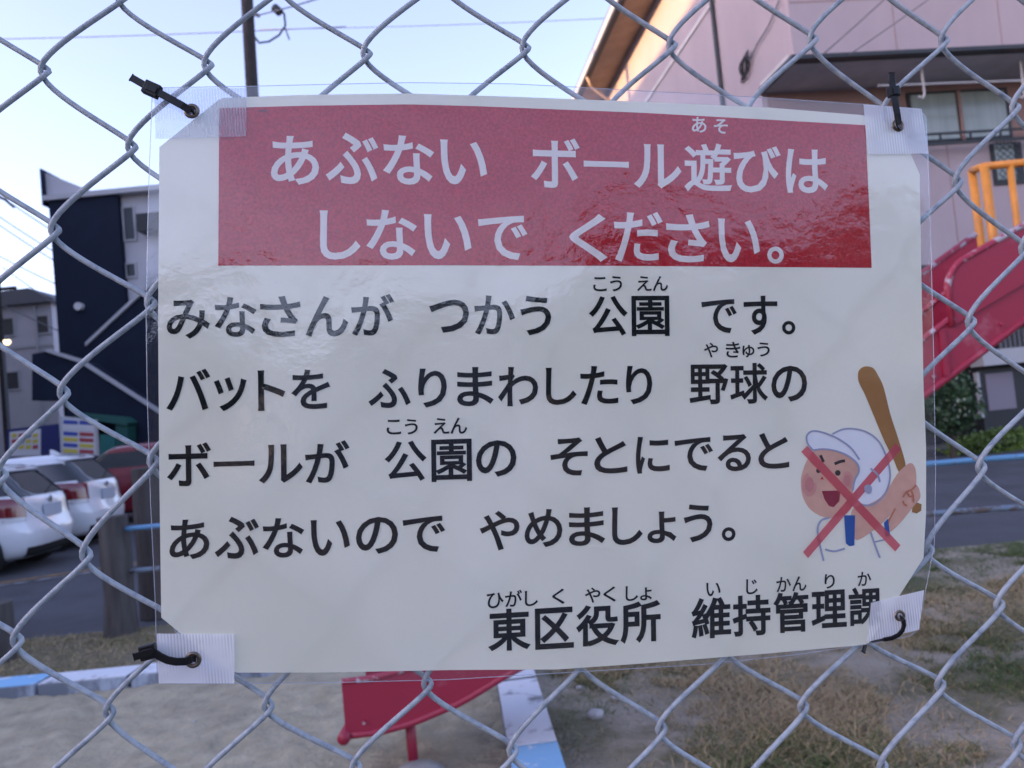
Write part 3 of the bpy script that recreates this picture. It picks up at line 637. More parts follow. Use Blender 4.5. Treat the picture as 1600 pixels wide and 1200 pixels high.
# recessed brown wall strip between storeys and windows
t0, z1 = ft(1425, 150); t1, z0 = ft(1572, 216)
t0 = ft(1424, 190)[0]; t1 = ft(1572, 190)[0]; z1 = ft(1490, 147)[1]; z0 = ft(1490, 222)[1]
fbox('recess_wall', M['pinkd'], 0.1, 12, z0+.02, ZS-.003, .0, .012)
w_ = MB()
fr_ = fbox('window', M['dark'], t0-.06, t1+.06, z0-.02, z1+.06, .012, .05)
tm = ft(1498, 190)[0]
fbox('pane', M['curtain'], t0, tm-.06, z0+.05, z1, .05, .062, fr_); fbox('pane', M['curtain'], tm+.06, t1-.02, z0+.05, z1, .05, .062, fr_)
fbox('window_mullion', M['pinkd'], tm-.03, tm+.03, z0, z1+.02, .062, .10, fr_)
rz1, rz0 = ft(1500, 207, .3)[1], ft(1500, 222, .3)[1]
fbox('guard_rail', M['dark'], t0-.3, 12, rz1-.02, rz1+.02, .28, .32); fbox('guard_rail', M['dark'], t0-.3, 12, rz0-.03, rz0+.02, .28, .32)
for k in range(8): fbox('guard_post', M['dark'], t0-.3+k*.62, t0-.27+k*.62, rz0, rz1, .285, .315)
# laundry pole
b = MB(); b.tube([fpt(ft(1372, 134, .9)[0], ft(1372, 134, .9)[1], .9), fpt(ft(1600, 127, .9)[0]+.3, ft(1600, 126, .9)[1], .9)], .022, 8); b.build('laundry_pole', M['whitetrim'], ap)
for x in (1441, 1597): 
    t_, z_ = ft(x, 118, .9); b = MB(); b.tube([fpt(t_, ZS, .9), fpt(t_, z_-.35, .9), fpt(t_-.05, z_-.42, .9), fpt(t_-.12, z_-.38, .9)], .025, 6); b.build('pole_hook', M['whitetrim'], ap)
# small grille window
a0, a1 = ft(1553, 260)[0], ft(1590, 260)[0]; c1, c0 = ft(1570, 222)[1], ft(1570, 284)[1]
gw = fbox('window', M['dark'], a0-.05, a1+.1, c0-.06, c1-.02, .0, .04); fbox('pane', M['curtain'], a0+.02, a1-.08, c0+.03, c1-.06, .04, .05, gw)
b = MB()
for s in (-1, 1):
    for k in range(-6, 12):
        w_g, h_g = a1-a0, c1-c0; xb0 = k*.15; sl_ = s*.30           # crossing bars clipped to the window opening
        u0, u1 = 0.0, 1.0
        for lim in (0, w_g):
            tt_ = (lim-xb0)/(sl_*3)
            if (s > 0) == (lim == 0): u0 = max(u0, tt_)
            else: u1 = min(u1, tt_)
        if u1-u0 < .08: continue
        b.tube([fpt(a0+xb0+sl_*3*u0, c0+h_g*u0, .11), fpt(a0+xb0+sl_*3*u1, c0+h_g*u1, .11)], .008, 5)
b.build('grille', M['dark'], gw)
# wall joints below
for x, y in ((1487, 300),): t_ = ft(x, y)[0]; fbox('joint', M['pinkd'], t_, t_+.015, 3.7, z0-.05, .001, .006)
fbox('slab_edge', M['dark'], .0, 12, 3.52, 3.62, -.4, .02)
# ground-floor strip: pale fascia, doors, bars
zf1, zf0 = ft(1560, 546, -1.5)[1], ft(1560, 570, -1.5)[1]; tf = ft(1520, 560, -1.5)[0]
fbox('fascia', M['whitetrim'], tf, 12, zf0, zf1, -1.6, -1.2)
for k in range(14): fbox('louvre', M['cablegrey'], ft(1562, 530, -1.4)[0]+k*.11, ft(1562, 530, -1.4)[0]+.04+k*.11, zf1+.01, ft(1560, 516, -1.4)[1], -1.45, -1.4)
td0, td1 = ft(1543, 600, -1.5)[0], ft(1586, 600, -1.5)[0]; zd0, zd1 = ft(1565, 640, -1.5)[1], ft(1565, 582, -1.5)[1]
dp = fbox('door', M['dark'], td0-.14, td1+.3, 0, zd1+.1, -1.7, -1.55); fbox('door_panel', mat('pale_mauve_panel', (.22, .20, .24), .7), td0, td1, zd0, zd1, -1.55, -1.53, dp)
fbox('door_frame', M['whitetrim'], td0-.22, td0-.16, .5, zd1+.05, -1.6, -1.5, dp)
# eaves
ev = MB(); E0 = at_y(960, 0, 21.1)
OV = gx(21.1)-E0.x+.35; ZE = ZR
def side_strip(nm, m, o0, o1, z0, z1, y0=YP-.4, y1=43):
    b = MB(); b.hexa([(gx(y0)-o1-L.x, y0-L.y, z0), (gx(y0)-o0-L.x, y0-L.y, z0), (gx(y1)-o0-L.x, y1-L.y, z0), (gx(y1)-o1-L.x, y1-L.y, z0),
                      (gx(y0)-o1-L.x, y0-L.y, z1), (gx(y0)-o0-L.x, y0-L.y, z1), (gx(y1)-o0-L.x, y1-L.y, z1), (gx(y1)-o1-L.x, y1-L.y, z1)]); return b.build(nm, m, ap)
side_strip('soffit', M['soffit'], -.02, OV-.06, ZR, ZR+.05)
side_strip('gutter', M['dark'], OV-.12, OV+.05, ZR-.05, ZR+.16)
side_strip('eaves_trim', M['whitetrim'], OV+.05, OV+.07, ZR+.02, ZR+.2)
b = MB(); b.hexa(quadprism([(gx(YP-.4)-OV, YP-.4), (gx(YP-.4)+12, YP-.4), (gx(43)+12, 43), (gx(43)-OV, 43)], ZR+.17, ZR+.4)); b.build('roof', M['roof'], ap)
# belt line along the side wall, black downpipe at the corner, eaves downpipe
qz = at_y(1112, 5, 17.0)
k = 0
def on_side(px, py):   # hit of a pixel ray with the side wall
    d = ray(px, py); n = Vector((1, .108, 0)); c = Vector((A.x, YP, 0)); t_ = (c-O).dot(n)/d.dot(n); return O+d*t_
s1 = on_side(1110, 8); side_strip('belt_course', M['under'], .002, .03, s1.z-.05, s1.z+.05, y0=YP+1.4, y1=42)
s2 = on_side(1122, 60)
b = MB(); b.tube([(s2.x-.06-L.x, s2.y-L.y, 3.0), (s2.x-.06-L.x, s2.y-L.y, ZR-.1)], .045, 8); b.build('downpipe', M['dark'], ap)
s3 = on_side(957, 120); g3x = gx(s3.y)-OV+.05
b = MB(); b.tube([(g3x-L.x, s3.y-L.y-.6, ZR), (g3x+.1-L.x, s3.y-L.y-.6, ZR-.35), (s3.x-.1-L.x, s3.y-L.y, ZR-.7), (s3.x-.08-L.x, s3.y-L.y, ZR-1.1), (s3.x-.08-L.x, s3.y-L.y, .3)], .045, 8); b.build('eaves_downpipe', M['soffit'], ap, smooth=True)
# cable bundle hooked on the balcony side
pts = [on_side(1222, 0), on_side(1205, 40), on_side(1186, 70), on_side(1178, 90)]
b = MB(); b.tube([tuple(Vector((p.x-.05, p.y, p.z))-L) for p in pts], .014, 6); b.build('wall_cable', M['cablegrey'], ap)
cc = on_side(1168, 104); 
for r_, a_ in ((.15, 0), (.12, 1.1), (.16, 2.3)):
    b = MB(); b.tube([(cc.x-.06-L.x-.02*math.sin(3*a), cc.y-L.y+r_*1.8*math.cos(a+a_), cc.z+r_*math.sin(a)*1.3) for a in [2*math.pi*j/14 for j in range(15)]], .018, 6); b.build('coiled_cable', M['cable'], ap)
cable(((1280, 90, 11.6), (1385, -4, 11)), 'cable slanting up across the pink balcony parapet, left one', r=.012, ext=0, group='cables in front of the pink balcony')
cable(((1326, 86, 11.6), (1455, -4, 11)), 'cable slanting up across the pink balcony parapet, right one', r=.009, ext=0, group='cables in front of the pink balcony')

# ------------------------------------------------------------------ plants
def leafcloud(nm, m, par, c, rad, n, size, seed):
    g = np.random.default_rng(seed); vv = []; ff = []
    for i in range(n):
        d = g.normal(size=3); d /= np.linalg.norm(d); rr_ = g.uniform(.35, 1)**.5
        p = np.array(c)+d*np.array(rad)*rr_*(1+.25*noise.noise(Vector(d*2.5)+Vector((seed, 0, 0))))
        a = g.normal(size=3); a /= np.linalg.norm(a); b_ = np.cross(a, g.normal(size=3)); b_ /= np.linalg.norm(b_)
        s = size*g.uniform(.6, 1.3); k = len(vv)
        vv += [tuple(p-a*s), tuple(p+b_*s*.5), tuple(p+a*s), tuple(p-b_*s*.5)]; ff.append((k, k+1, k+2, k+3))
    me = bpy.data.meshes.new(nm); me.from_pydata(vv, [], ff); me.materials.append(m); o = bpy.data.objects.new(nm, me); return link(o, par)
c = at_y(1480, 628, 13.4)
bs = thing('shrub', 'dark leafy shrub with pale flecks below the slide at the right', 'shrub', (c.x, c.y, 0))
leafcloud('crown', M['leaf'], bs, (0, 0, c.z), (.52, .5, .62), 2200, .055, 4)
leafcloud('leaf_highlights', mat('pale_leaf_highlight', (.30, .34, .26), .7), bs, (0, -.05, c.z+.1), (.50, .5, .55), 90, .035, 5)  # highlights on the leaves, put in as pale coloured flecks
b = MB(); b.tube([(0, 0, 0), (.03, 0, .5), (0, 0, c.z)], .05, 8); b.build('trunk', M['bark'], bs)
c = gnd(1545, 706)
b2 = thing('low_hedge', 'low light green ground shrub along the far side of the road at right', 'hedge', (c.x, 14.2, 0))
leafcloud('foliage', M['leafl'], b2, (0.2, 0, .12), (1.0, .3, .30), 2600, .04, 8)
wl = thing('garden_wall', 'low dark kerb wall in front of the pink building', 'wall', (6, 14.0, 0))
b = MB(); b.box(-2.5, 9, .45, .65, 0, .10); b.build('coping', M['asphalt'], wl)
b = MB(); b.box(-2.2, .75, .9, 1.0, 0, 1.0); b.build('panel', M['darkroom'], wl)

# ------------------------------------------------------------------ what stands behind the photographer (mirrored in the film)
def house(x, y, w, d, h, rh, label, m, roofm):
    t = thing('house', label, 'house', (x, y, 0), 0)
    wb2 = MB(); wb2.box(-w/2, w/2, -d/2, d/2, 0, h); wb2.build('wall', m, t)
    rb = MB(); rb.prism([(-w/2-.4, h), (w/2+.4, h), (0, h+rh)], -d/2-.4, d/2+.4, lambda u, v, dd: (u, dd, v)); rb.build('roof', roofm, t)
    for fl in range(int(h//2.7)):
        for k in range(3):
            xx = -w/2+w*(k+.5)/3
            q_ = MB(); q_.box(xx-.6, xx+.6, d/2, d/2+.05, 1+fl*2.7, 2.2+fl*2.7); q_.build('window', M['glass'], t)
    return t
M['tan'] = mat('tan_render', (.36, .28, .22), .85)
house(-10.5, -27, 9, 8, 4.9, 1.5, 'tan rendered house with pitched roof standing behind the photographer to the left', M['tan'], M['roof'])
house(1.0, -30, 9, 8, 4.8, 1.4, 'white two-storey house standing straight behind the photographer', M['white'], M['roof'])
house(14, -28, 9, 8, 6.4, 1.4, 'grey-roofed tan house standing behind the photographer to the right', M['tan'], M['roof'])
for i, (x, y, h, r_) in enumerate([(-5.2, -22, 6.4, 2.6), (6.2, -20, 5.6, 2.3), (8.4, -21, 7.4, 2.0), (-18, -20, 5, 2.6), (19.5, -22, 7.5, 3)]):
    t = thing('broadleaf_tree', ['tall round tree behind the photographer, left of the white house', 'bushy tree behind the photographer, right of the white house', 'small tree behind the photographer beside the bushy one', 'leftmost broad tree behind the photographer', 'rightmost and tallest tree behind the photographer'][i], 'tree', (x, y, 0), group='trees behind the photographer')
    b = MB(); b.tube([(0, 0, 0), (.1, 0, h*.4), (0, .1, h*.8)], .2, 8, rr=[.24, .18, .08]); b.build('trunk', M['bark'], t)
    leafcloud('crown', M['leaf'], t, (0, 0, h*.66), (r_, r_, h*.36), 2600, .22, 30+i)
# unseen blocks added at the left to shade the park from the low sun
house(-22, 8, 9, 14, 15.4, 1.2, 'unseen tall white block added left of the park to shade it', M['white'], M['roof'])
house(-20, -7, 9, 13, 6.2, 1.6, 'unseen low tan block added left of the park to shade it', M['tan'], M['roof'])
house(-26.5, 22.5, 9, 12, 15.6, 1.2, 'unseen tall tan block added beside the car park as a sun blocker', M['tan'], M['roof'])
house(-42, 26, 12, 16, 15.0, 1.6, 'unseen white block added at the far left to keep sun off the white house', M['white'], M['roof'])

# ------------------------------------------------------------------ chain-link fence
FD = .43; YAW = 6.2
FN = Vector((math.sin(R(YAW)), -math.cos(R(YAW)), 0)); FU = Vector((math.cos(R(YAW)), math.sin(R(YAW)), 0))
FC = O+ray(800, 650)*(FD/ray(800, 650).y)
def on_plane(px, py, off=0.0):
    d = ray(px, py); c = FC+FN*off; return O+d*((c-O).dot(FN)/d.dot(FN))
NODES = {(1,-1):(190,-3),(0,0):(70,112),(2,0):(325,102),(4,0):(573,84),(6,0):(821,75),(8,0):(1050,70),(10,0):(1270,60),(12,0):(1475,62),(13,1):(1586,166),
 (1,1):(206,231),(0,2):(86,361),(12,2):(1497,282),(1,3):(236,475),(13,3):(1600,386),(0,4):(100,616),(12,4):(1517,501),(-1,5):(3,744),(1,5):(240,722),(12,6):(1533,728),
 (0,6):(135,869),(11,7):(1451,858),(-1,7):(27,1003),(0,8):(171,1114),(2,8):(419,1104),(4,8):(668,1069),(6,8):(908,1031),(8,8):(1137,1012),(10,8):(1350,988),(12,8):(1561,943),
 (3,9):(556,1199),(5,9):(801,1173),(7,9):(1033,1138),(9,9):(1255,1103),(11,9):(1469,1068),(12,10):(1588,1161),(10,10):(1379,1196)}
ks_ = list(NODES); Amat = []; sv = []; zv = []
for (i, j) in ks_:
    p = on_plane(*NODES[(i, j)]); Amat.append((1, i, j)); sv.append((p-FC).dot(FU)); zv.append(p.z)
Amat = np.array(Amat, float); cs, *_ = np.linalg.lstsq(Amat, np.array(sv), rcond=None); cz, *_ = np.linalg.lstsq(Amat, np.array(zv), rcond=None)
rs, rz_ = np.array(sv)-Amat@cs, np.array(zv)-Amat@cz
def node(i, j):
    d2 = (Amat[:, 1]-i)**2+(Amat[:, 2]-j)**2; w = np.exp(-d2/1.6); tot = w.sum()+.02
    k = int(np.argmin(d2))
    if d2[k] < .01: return sv[k], zv[k]
    v = np.array((1, i, j)); return float(v@cs+(w*rs).sum()/tot), float(v@cz+(w*rz_).sum()/tot)
print('fence spacing', cs, cz, 'resid', np.abs(rs).max(), np.abs(rz_).max())
WR = .00150; OV_ = .0021; DP = .0021
fence = thing('chain_link_fence', 'blue-grey plastic coated chain-link fence carrying the notice', 'fence', (FC.x, FC.y, 0))
jz0, jz1 = -12, 33
for k in range(-22, 34):
    pts = []
    seq = []
    for j in range(jz0, jz1):
        i = k if (k+j) % 2 == 0 else k+1
        s_, z_ = node(i, j)
        seq.append((s_+(-OV_ if i == k else OV_), z_, i == k, j))
    near = -3 <= k <= 15
    rows = []
    for (a, c) in zip(seq, seq[1:]):
        if a[1] < .04: break
        H_ = a[1]-c[1]; ns = 14 if near and -3 <= a[3] <= 11 else 5
        mL, mR = .80*H_, .34*H_
        ma, mc = (mL, mR) if a[2] else (mR, mL)
        sgn = 1 if a[2] else -1          # leaving a left extreme downwards = "\" behind the mesh plane; from a right extreme = "/" in front
        for q_ in range(ns):
            t = q_/ns; h00, h10, h01, h11 = 2*t**3-3*t*t+1, t**3-2*t*t+t, -2*t**3+3*t*t, t**3-t*t
            s_ = h00*a[0]+h01*c[0]; z_ = h00*a[1]-h10*ma+h01*c[1]-h11*mc
            d_ = -sgn*DP*(math.sin(math.pi*t)**.5 if 0 < t < 1 else 0)
            p = FC+FU*s_+FN*(-d_ if sgn < 0 else -abs(d_)) ; off = abs(d_)*(1 if sgn < 0 else -1)
            p = FC+FU*s_+FN*off; pts.append((p.x-FC.x, p.y-FC.y, z_))
    b = MB(); b.tube(pts, WR, 8 if near else 5); b.build('wire', M['wire'], fence, smooth=True)
sA, sB = node(-22, 0)[0]-.05, node(34, 0)[0]+.05
zT = node(5, -11.7)[1]
for s_ in (sA, sB):
    p = FU*s_+FN*-.03; b = MB(); b.tube([(p.x, p.y, 0), (p.x, p.y, zT+.06)], .024, 14); b.build('post', M['steel'], fence, smooth=True)
p, q = FU*sA+FN*-.02, FU*sB+FN*-.02
b = MB(); b.tube([(p.x, p.y, zT), (q.x, q.y, zT)], .019, 14); b.build('top_rail', M['steel'], fence, smooth=True)
b = MB(); b.tube([(p.x, p.y, .05), (q.x, q.y, .05)], .003, 6); b.build('tension_wire', M['steel'], fence)

# ------------------------------------------------------------------ laminated notice
def bow(px, py):       # how far the sheet bows towards the viewer, metres
    u, v = (px-840)/600, (py-600)/450
    x, y = px/1000, py/1000
    d = .0030*(1-u*u)*(1-.35*v*v)
    d += .0006*math.sin(5.2*x+2.1*y+1.0)*math.cos(3.1*y-1.2*x)
    d += .0005*noise.noise(Vector((x*3.4, y*4.6, 3.3)))+.00028*noise.noise(Vector((x*9, y*11, 8.3)))
    return d
SO = .0065
def sp(px, py, lay=0.0): return on_plane(px, py, SO+bow(px, py)+lay)
c0 = sp(845, 605)
sign = thing('notice_sign', 'laminated Japanese notice with red heading and batting cartoon tied to the fence', 'sign', tuple(c0))
def L_(p): return (p.x-c0.x, p.y-c0.y, p.z-c0.z)
def coons(T, B, Lf, Rt, lay, nu, nv):
    def fn(u, v):
        t, bo, l, r = polyline(T, u), polyline(B, u), polyline(Lf, v), polyline(Rt, v)
        x = (1-v)*t[0]+v*bo[0]+(1-u)*l[0]+u*r[0]-((1-u)*(1-v)*T[0][0]+u*(1-v)*T[-1][0]+(1-u)*v*B[0][0]+u*v*B[-1][0])
        y = (1-v)*t[1]+v*bo[1]+(1-u)*l[1]+u*r[1]-((1-u)*(1-v)*T[0][1]+u*(1-v)*T[-1][1]+(1-u)*v*B[0][1]+u*v*B[-1][1])
        return L_(sp(x, y, lay))
    b = MB(); b.grid(fn, nu, nv); return b
def thick(o, t): 
    m = o.modifiers.new('t', 'SOLIDIFY'); m.thickness = t; m.offset = 0
PT = [(249, 230), (345, 153), (480, 148), (640, 146), (800, 151), (1000, 159), (1200, 168), (1350, 180), (1405, 200), (1437, 272)]
PB = [(252, 965), (350, 1045), (370, 1051), (500, 1051), (700, 1047), (870, 1046), (1000, 1037), (1200, 1021), (1356, 1007), (1443, 872)]
PL = [(249, 230), (247, 500), (249, 750), (252, 965)]; PR = [(1437, 272), (1440, 450), (1443, 600), (1447, 700), (1447, 800), (1443, 872)]
o = coons(PT, PB, PL, PR, 0, 140, 100).build('paper', M['paper'], sign, smooth=True)
FT = [(238, 140), (243, 137), (380, 135), (500, 132), (640, 129), (800, 131), (900, 136), (1000, 142), (1100, 147), (1200, 153), (1350, 163), (1436, 170), (1447, 182)]
FB = [(246, 1066), (256, 1068), (365, 1068), (500, 1067), (700, 1062), (900, 1050), (1100, 1038), (1250, 1022), (1360, 1006), (1424, 993), (1434, 982)]
FL = [(238, 140), (232, 300), (228, 480), (230, 620), (235, 780), (243, 950), (246, 1066)]
FR = [(1447, 182), (1450, 240), (1455, 400), (1459, 560), (1462, 740), (1460, 850), (1442, 945), (1434, 982)]
coons(FT, FB, FL, FR, .0011, 160, 120).build('laminate_film', M['film'], sign, smooth=True)
# the bright cut edge of the laminate
edge = FT[:-1]+FR[:-1]+FB[::-1][:-1]+FL[::-1]
pts = []
for a, c in zip(edge, edge[1:]):
    n_ = max(1, int(math.hypot(c[0]-a[0], c[1]-a[1])/25))
    pts += [(lerp(a[0], c[0], q_/n_), lerp(a[1], c[1], q_/n_)) for q_ in range(n_)]
b = MB(); b.tube([L_(sp(x, y, .0009)) for x, y in pts+[pts[0]]], .00022, 5); b.build('film_edge', mixmat('film_edge', lambda n, l: sh_film(n, l, (.9, .93, 1), .08, .2, .35)), sign, smooth=True)
BT = [(342.5, 169), (480, 165), (640, 163), (750, 166), (860, 170.5), (1000, 176), (1200, 187), (1352, 195.5)]
BB = [(341, 415), (700, 414.5), (1000, 415.5), (1362, 418.5)]
coons(BT, BB, [BT[0], BB[0]], [BT[-1], (1358, 320), BB[-1]], .00016, 90, 30).build('heading_panel', M['banner'], sign, smooth=True)

# lettering: each character laid into its measured place on the sheet
G = {}
fc = bpy.data.curves.new('glyph', 'FONT'); fo = bpy.data.objects.new('glyph', fc); COL.objects.link(fo); fc.resolution_u = 4
def glyph(ch, off):
    """outline of a character, thickened evenly by off on every side"""
    if (ch, off) not in G:
        fc.body = ch; bpy.context.view_layer.update()
        m = fo.evaluated_get(bpy.context.evaluated_depsgraph_get()).to_mesh()
        key = {}; v = []; mp = []
        for p in m.vertices:
            k = (round(p.co.x, 4), round(p.co.y, 4))
            if k not in key: key[k] = len(v); v.append(k)
            mp.append(key[k])
        f = []; cnt = {}
        for q_ in m.polygons:
            t = [mp[i] for i in q_.vertices]
            ar = sum(v[t[i-1]][0]*v[t[i]][1]-v[t[i]][0]*v[t[i-1]][1] for i in range(len(t)))
            if len(set(t)) < 3 or abs(ar) < 1e-9: continue
            if ar < 0: t.reverse()
            f.append(tuple(t))
            for i in range(len(t)): e = (t[i-1], t[i]); cnt[e] = cnt.get(e, 0)+1
        bd_ = [e for e in cnt if (e[1], e[0]) not in cnt]
        nrm = {}
        for (i0, i1) in bd_:
            dx_, dy_ = v[i1][0]-v[i0][0], v[i1][1]-v[i0][1]; l_ = math.hypot(dx_, dy_)
            for i in (i0, i1): nrm.setdefault(i, []).append((dy_/l_, -dx_/l_))
        new = {}
        for i, ns in nrm.items():
            sx_, sy_ = sum(n_[0] for n_ in ns), sum(n_[1] for n_ in ns); l_ = math.hypot(sx_, sy_)
            if l_ < 1e-6: sx_, sy_, l_ = ns[0][0], ns[0][1], 1
            sx_, sy_ = sx_/l_, sy_/l_; c_ = max(.55, sx_*ns[0][0]+sy_*ns[0][1])
            new[i] = len(v); v.append((v[i][0]+sx_*off/c_, v[i][1]+sy_*off/c_))
        for (i0, i1) in bd_: f.append((i1, i0, new[i0], new[i1]))
        G[(ch, off)] = (v, f)
    return G[(ch, off)]
def line(nm, chars, mt, off, lay, slope=0.0):
    b = MB()
    for (ch, x0, y0, x1, y1) in chars:
        v, f = glyph(ch, off)
        ax, bx = min(p[0] for p in v), max(p[0] for p in v); ay, by = min(p[1] for p in v), max(p[1] for p in v)
        w, h = x1-x0, y1-y0; hh = max(h-abs(slope)*w*.7, h*.2); cx, cy = (x0+x1)/2, (y0+y1)/2
        vv = []
        for p in v:
            u = ((p[0]-ax)/(bx-ax)-.5)*w; t = ((by-p[1])/(by-ay)-.5)*hh
            vv.append(L_(sp(cx+u+t*.012, cy+t+u*slope, lay)))
        b.add(vv, f)
    return b.build(nm, mt, sign)
LT = .00030
line('heading_text', [('あ',423,211.7,498.3,289.3),('ぶ',508.7,206.8,591.2,288.5),('な',598.4,210.8,678.3,289.3),('い',688,218,760.8,289.3),('ボ',829.4,214.7,906,294.4),('ー',912,251,982.5,262),
 ('ル',990,224.7,1064.7,295),('遊',1069,223,1143.5,300.6),('び',1146.5,227,1220,302),('は',1227.8,232.5,1293.5,302.8)], M['bannertext'], .018, LT, .03)
line('reading_text', [('あ',1081,182.5,1103.7,207.5),('そ',1115.3,185.6,1137.2,209)], M['bannertext'], .016, LT, .04)
line('heading_text', [('し',499.8,328.7,563,405.8),('な',572,327.6,651.6,405.8),('い',662.5,334.5,736.4,405.2),('で',747,336.8,824,406.3),('く',889.4,334,948.8,409),('だ',959.7,331,1035.6,409),
 ('さ',1041,334.7,1109,410),('い',1122.2,341.3,1187.2,410),('。',1198.8,385,1224.7,412.2)], M['bannertext'], .018, LT, .005)
line('body_text', [('み',260.2,468,327.8,529.5),('な',335,463.9,401,526.6),('さ',406.4,462.3,469.8,526.6),('ん',477.3,462.3,543.9,526.3),('が',548.8,459,616,524.6),('つ',670.8,468,732.8,520),('か',741.2,461.2,804.8,522.8),
 ('う',812.8,462,861.2,524),('公',920,462,980.8,524.8),('園',986.8,462,1046,525.2),('で',1096,467.2,1151.2,520.8),('す',1162,462,1214.8,523.2),('。',1222,501.2,1242.8,522.8)], M['ink'], .018, LT, -.006)
line('reading_text', [('こ',926.8,432.8,948,455.2),('う',953.2,431.2,972,455.2),('え',995.2,431.2,1018,454.8),('ん',1020,431.2,1044,454.8),('や',1100,535.2,1122,558.8),('き',1134,534,1156.8,558.8),('ゅ',1160,538.8,1178.8,558.8),('う',1183.2,534.8,1202.8,557.2),
 ('こ',604,655.6,626.7,679),('う',632.3,654.6,652.7,679),('え',677,653,702,678),('ん',703.8,652.4,730,678)], M['ink'], .014, LT, -.01)
line('body_text', [('バ',259.5,576,328.7,641.6),('ッ',334.3,589,385.6,642.6),('ト',402.5,578.3,445.7,642),('を',455,577,516.2,639.4),('ふ',575.4,576,641.4,637.8),('り',653.4,575.3,698.2,637),('ま',714,573.2,771.2,634.8),
 ('わ',778,572.8,840.8,634.8),('し',852.8,574,900.8,632.8),('た',906.8,571.2,966,632.8),('り',978,571.2,1019.2,632),('野',1077.2,568.8,1138,632),('球',1140.8,566.8,1200,631.2),('の',1205.2,571.2,1261.2,628)], M['ink'], .018, LT, -.015)
line('body_text', [('ボ',260.5,691,330,760.2),('ー',333.6,719.6,397.6,729.4),('ル',404,693.6,473,755.4),('が',476.6,687.8,546.5,755.4),('公',600.7,688,666.7,752.8),('園',673.9,685.5,737.2,753),('の',743.6,687.2,807,745.6),
 ('そ',860,683.2,918.4,744),('と',928.2,681.5,980,740.2),('に',993.4,681.2,1046.4,740.2),('で',1054,682.9,1114.2,736.9),('る',1121,678,1173.3,736.9),('と',1184.7,675.4,1233,732.8)], M['ink'], .018, LT, -.03)
line('body_text', [('あ',264.4,810.6,327,875),('ぶ',335.2,805.8,404.8,874),('な',410,808,475.6,872.4),('い',485.4,810.6,546.5,869),('の',556,806.7,621.9,866.5),('で',629.3,805.8,695.6,864.2),('や',749.4,797,811.8,861),
 ('め',819.6,794.6,878.6,856),('ま',888.8,791.9,945.4,853.6),('し',956.2,791.2,1004.2,852),('ょ',1011.3,798.6,1056.8,849.2),('う',1068.3,786.8,1113.2,847.6),('。',1127.7,823.3,1149.3,845.9)], M['ink'], .018, LT, -.045)
line('office_text', [('東',762.4,949.6,829,1018),('区',836,948,896.4,1015),('役',900,943.4,967,1011),('所',969.4,937.6,1032.4,1006),('維',1080.2,932,1142.2,998.6),('持',1144.6,928.4,1204,994.7),('管',1208.3,924,1263.4,989.4),('理',1267.8,921,1322.9,982),('課',1326.3,915.7,1378,978.8)], M['ink'], .024, LT, -.06)
line('reading_text', [('ひ',760.6,925.6,787,951),('が',789,921.4,816,948.6),('し',820,922.4,840.6,947.4),('く',862.6,919.4,882.4,944.6),('や',914,917.4,938,942.4),('く',942.6,916,962.6,941),('し',977.4,915,997,939.4),('ょ',1000,917.4,1018.6,938.4),
 ('い',1103.6,909.7,1125.9,932),('じ',1165.8,904.4,1183.9,928.9),('か',1213,900.8,1236,925.3),('ん',1238,899.8,1260.2,924),('り',1288.4,896.6,1304.4,920),('か',1340,892.8,1361.3,916)], M['ink'], .014, LT, -.06)
bpy.data.objects.remove(fo)

# cartoon of a child swinging a bat, printed under a red cross
art = None
def C(x, y): return 1200+x/3.43, 550+y/3.43
def smoothp(p, closed=True, n=5):
    out = []; N = len(p)
    for i in range(N if closed else N-1):
        a, b_, c_, d_ = (p[(i-1) % N], p[i], p[(i+1) % N], p[(i+2) % N]) if closed else (p[max(i-1, 0)], p[i], p[i+1], p[min(i+2, N-1)])
        for q_ in range(n):
            t = q_/n
            out.append(tuple(.5*((2*b_[k])+(-a[k]+c_[k])*t+(2*a[k]-5*b_[k]+4*c_[k]-d_[k])*t*t+(-a[k]+3*b_[k]-3*c_[k]+d_[k])*t**3) for k in (0, 1)))
    if not closed: out.append(p[-1])
    return out
lay_ = [.00016]
def shape(nm, m, pts, smooth_=True, par=None):
    global art
    lay_[0] += .000014
    p = smoothp(pts) if smooth_ else pts
    bm = bmesh.new(); vs2 = [bm.verts.new(L_(sp(*C(x, y), lay_[0]))) for x, y in p]; f = bm.faces.new(vs2); bmesh.ops.triangulate(bm, faces=[f])
    me = bpy.data.meshes.new(nm); bm.to_mesh(me); bm.free(); o = bpy.data.objects.new(nm, me); return link(o, par or art, m)
def stroke(nm, m, pts, w, smooth_=True):
    lay_[0] += .000014
    p = smoothp(pts, False) if smooth_ else pts
    b = MB(); vv = []
    for i, q_ in enumerate(p):
        a, c = p[max(i-1, 0)], p[min(i+1, len(p)-1)]; dx_, dy_ = c[0]-a[0], c[1]-a[1]; l_ = math.hypot(dx_, dy_) or 1
        for s in (-1, 1): vv.append(L_(sp(*C(q_[0]-s*dy_/l_*w/2, q_[1]+s*dx_/l_*w/2), lay_[0])))
    b.add(vv, [(2*i, 2*i+1, 2*i+3, 2*i+2) for i in range(len(p)-1)]); return b.build(nm, m, art)
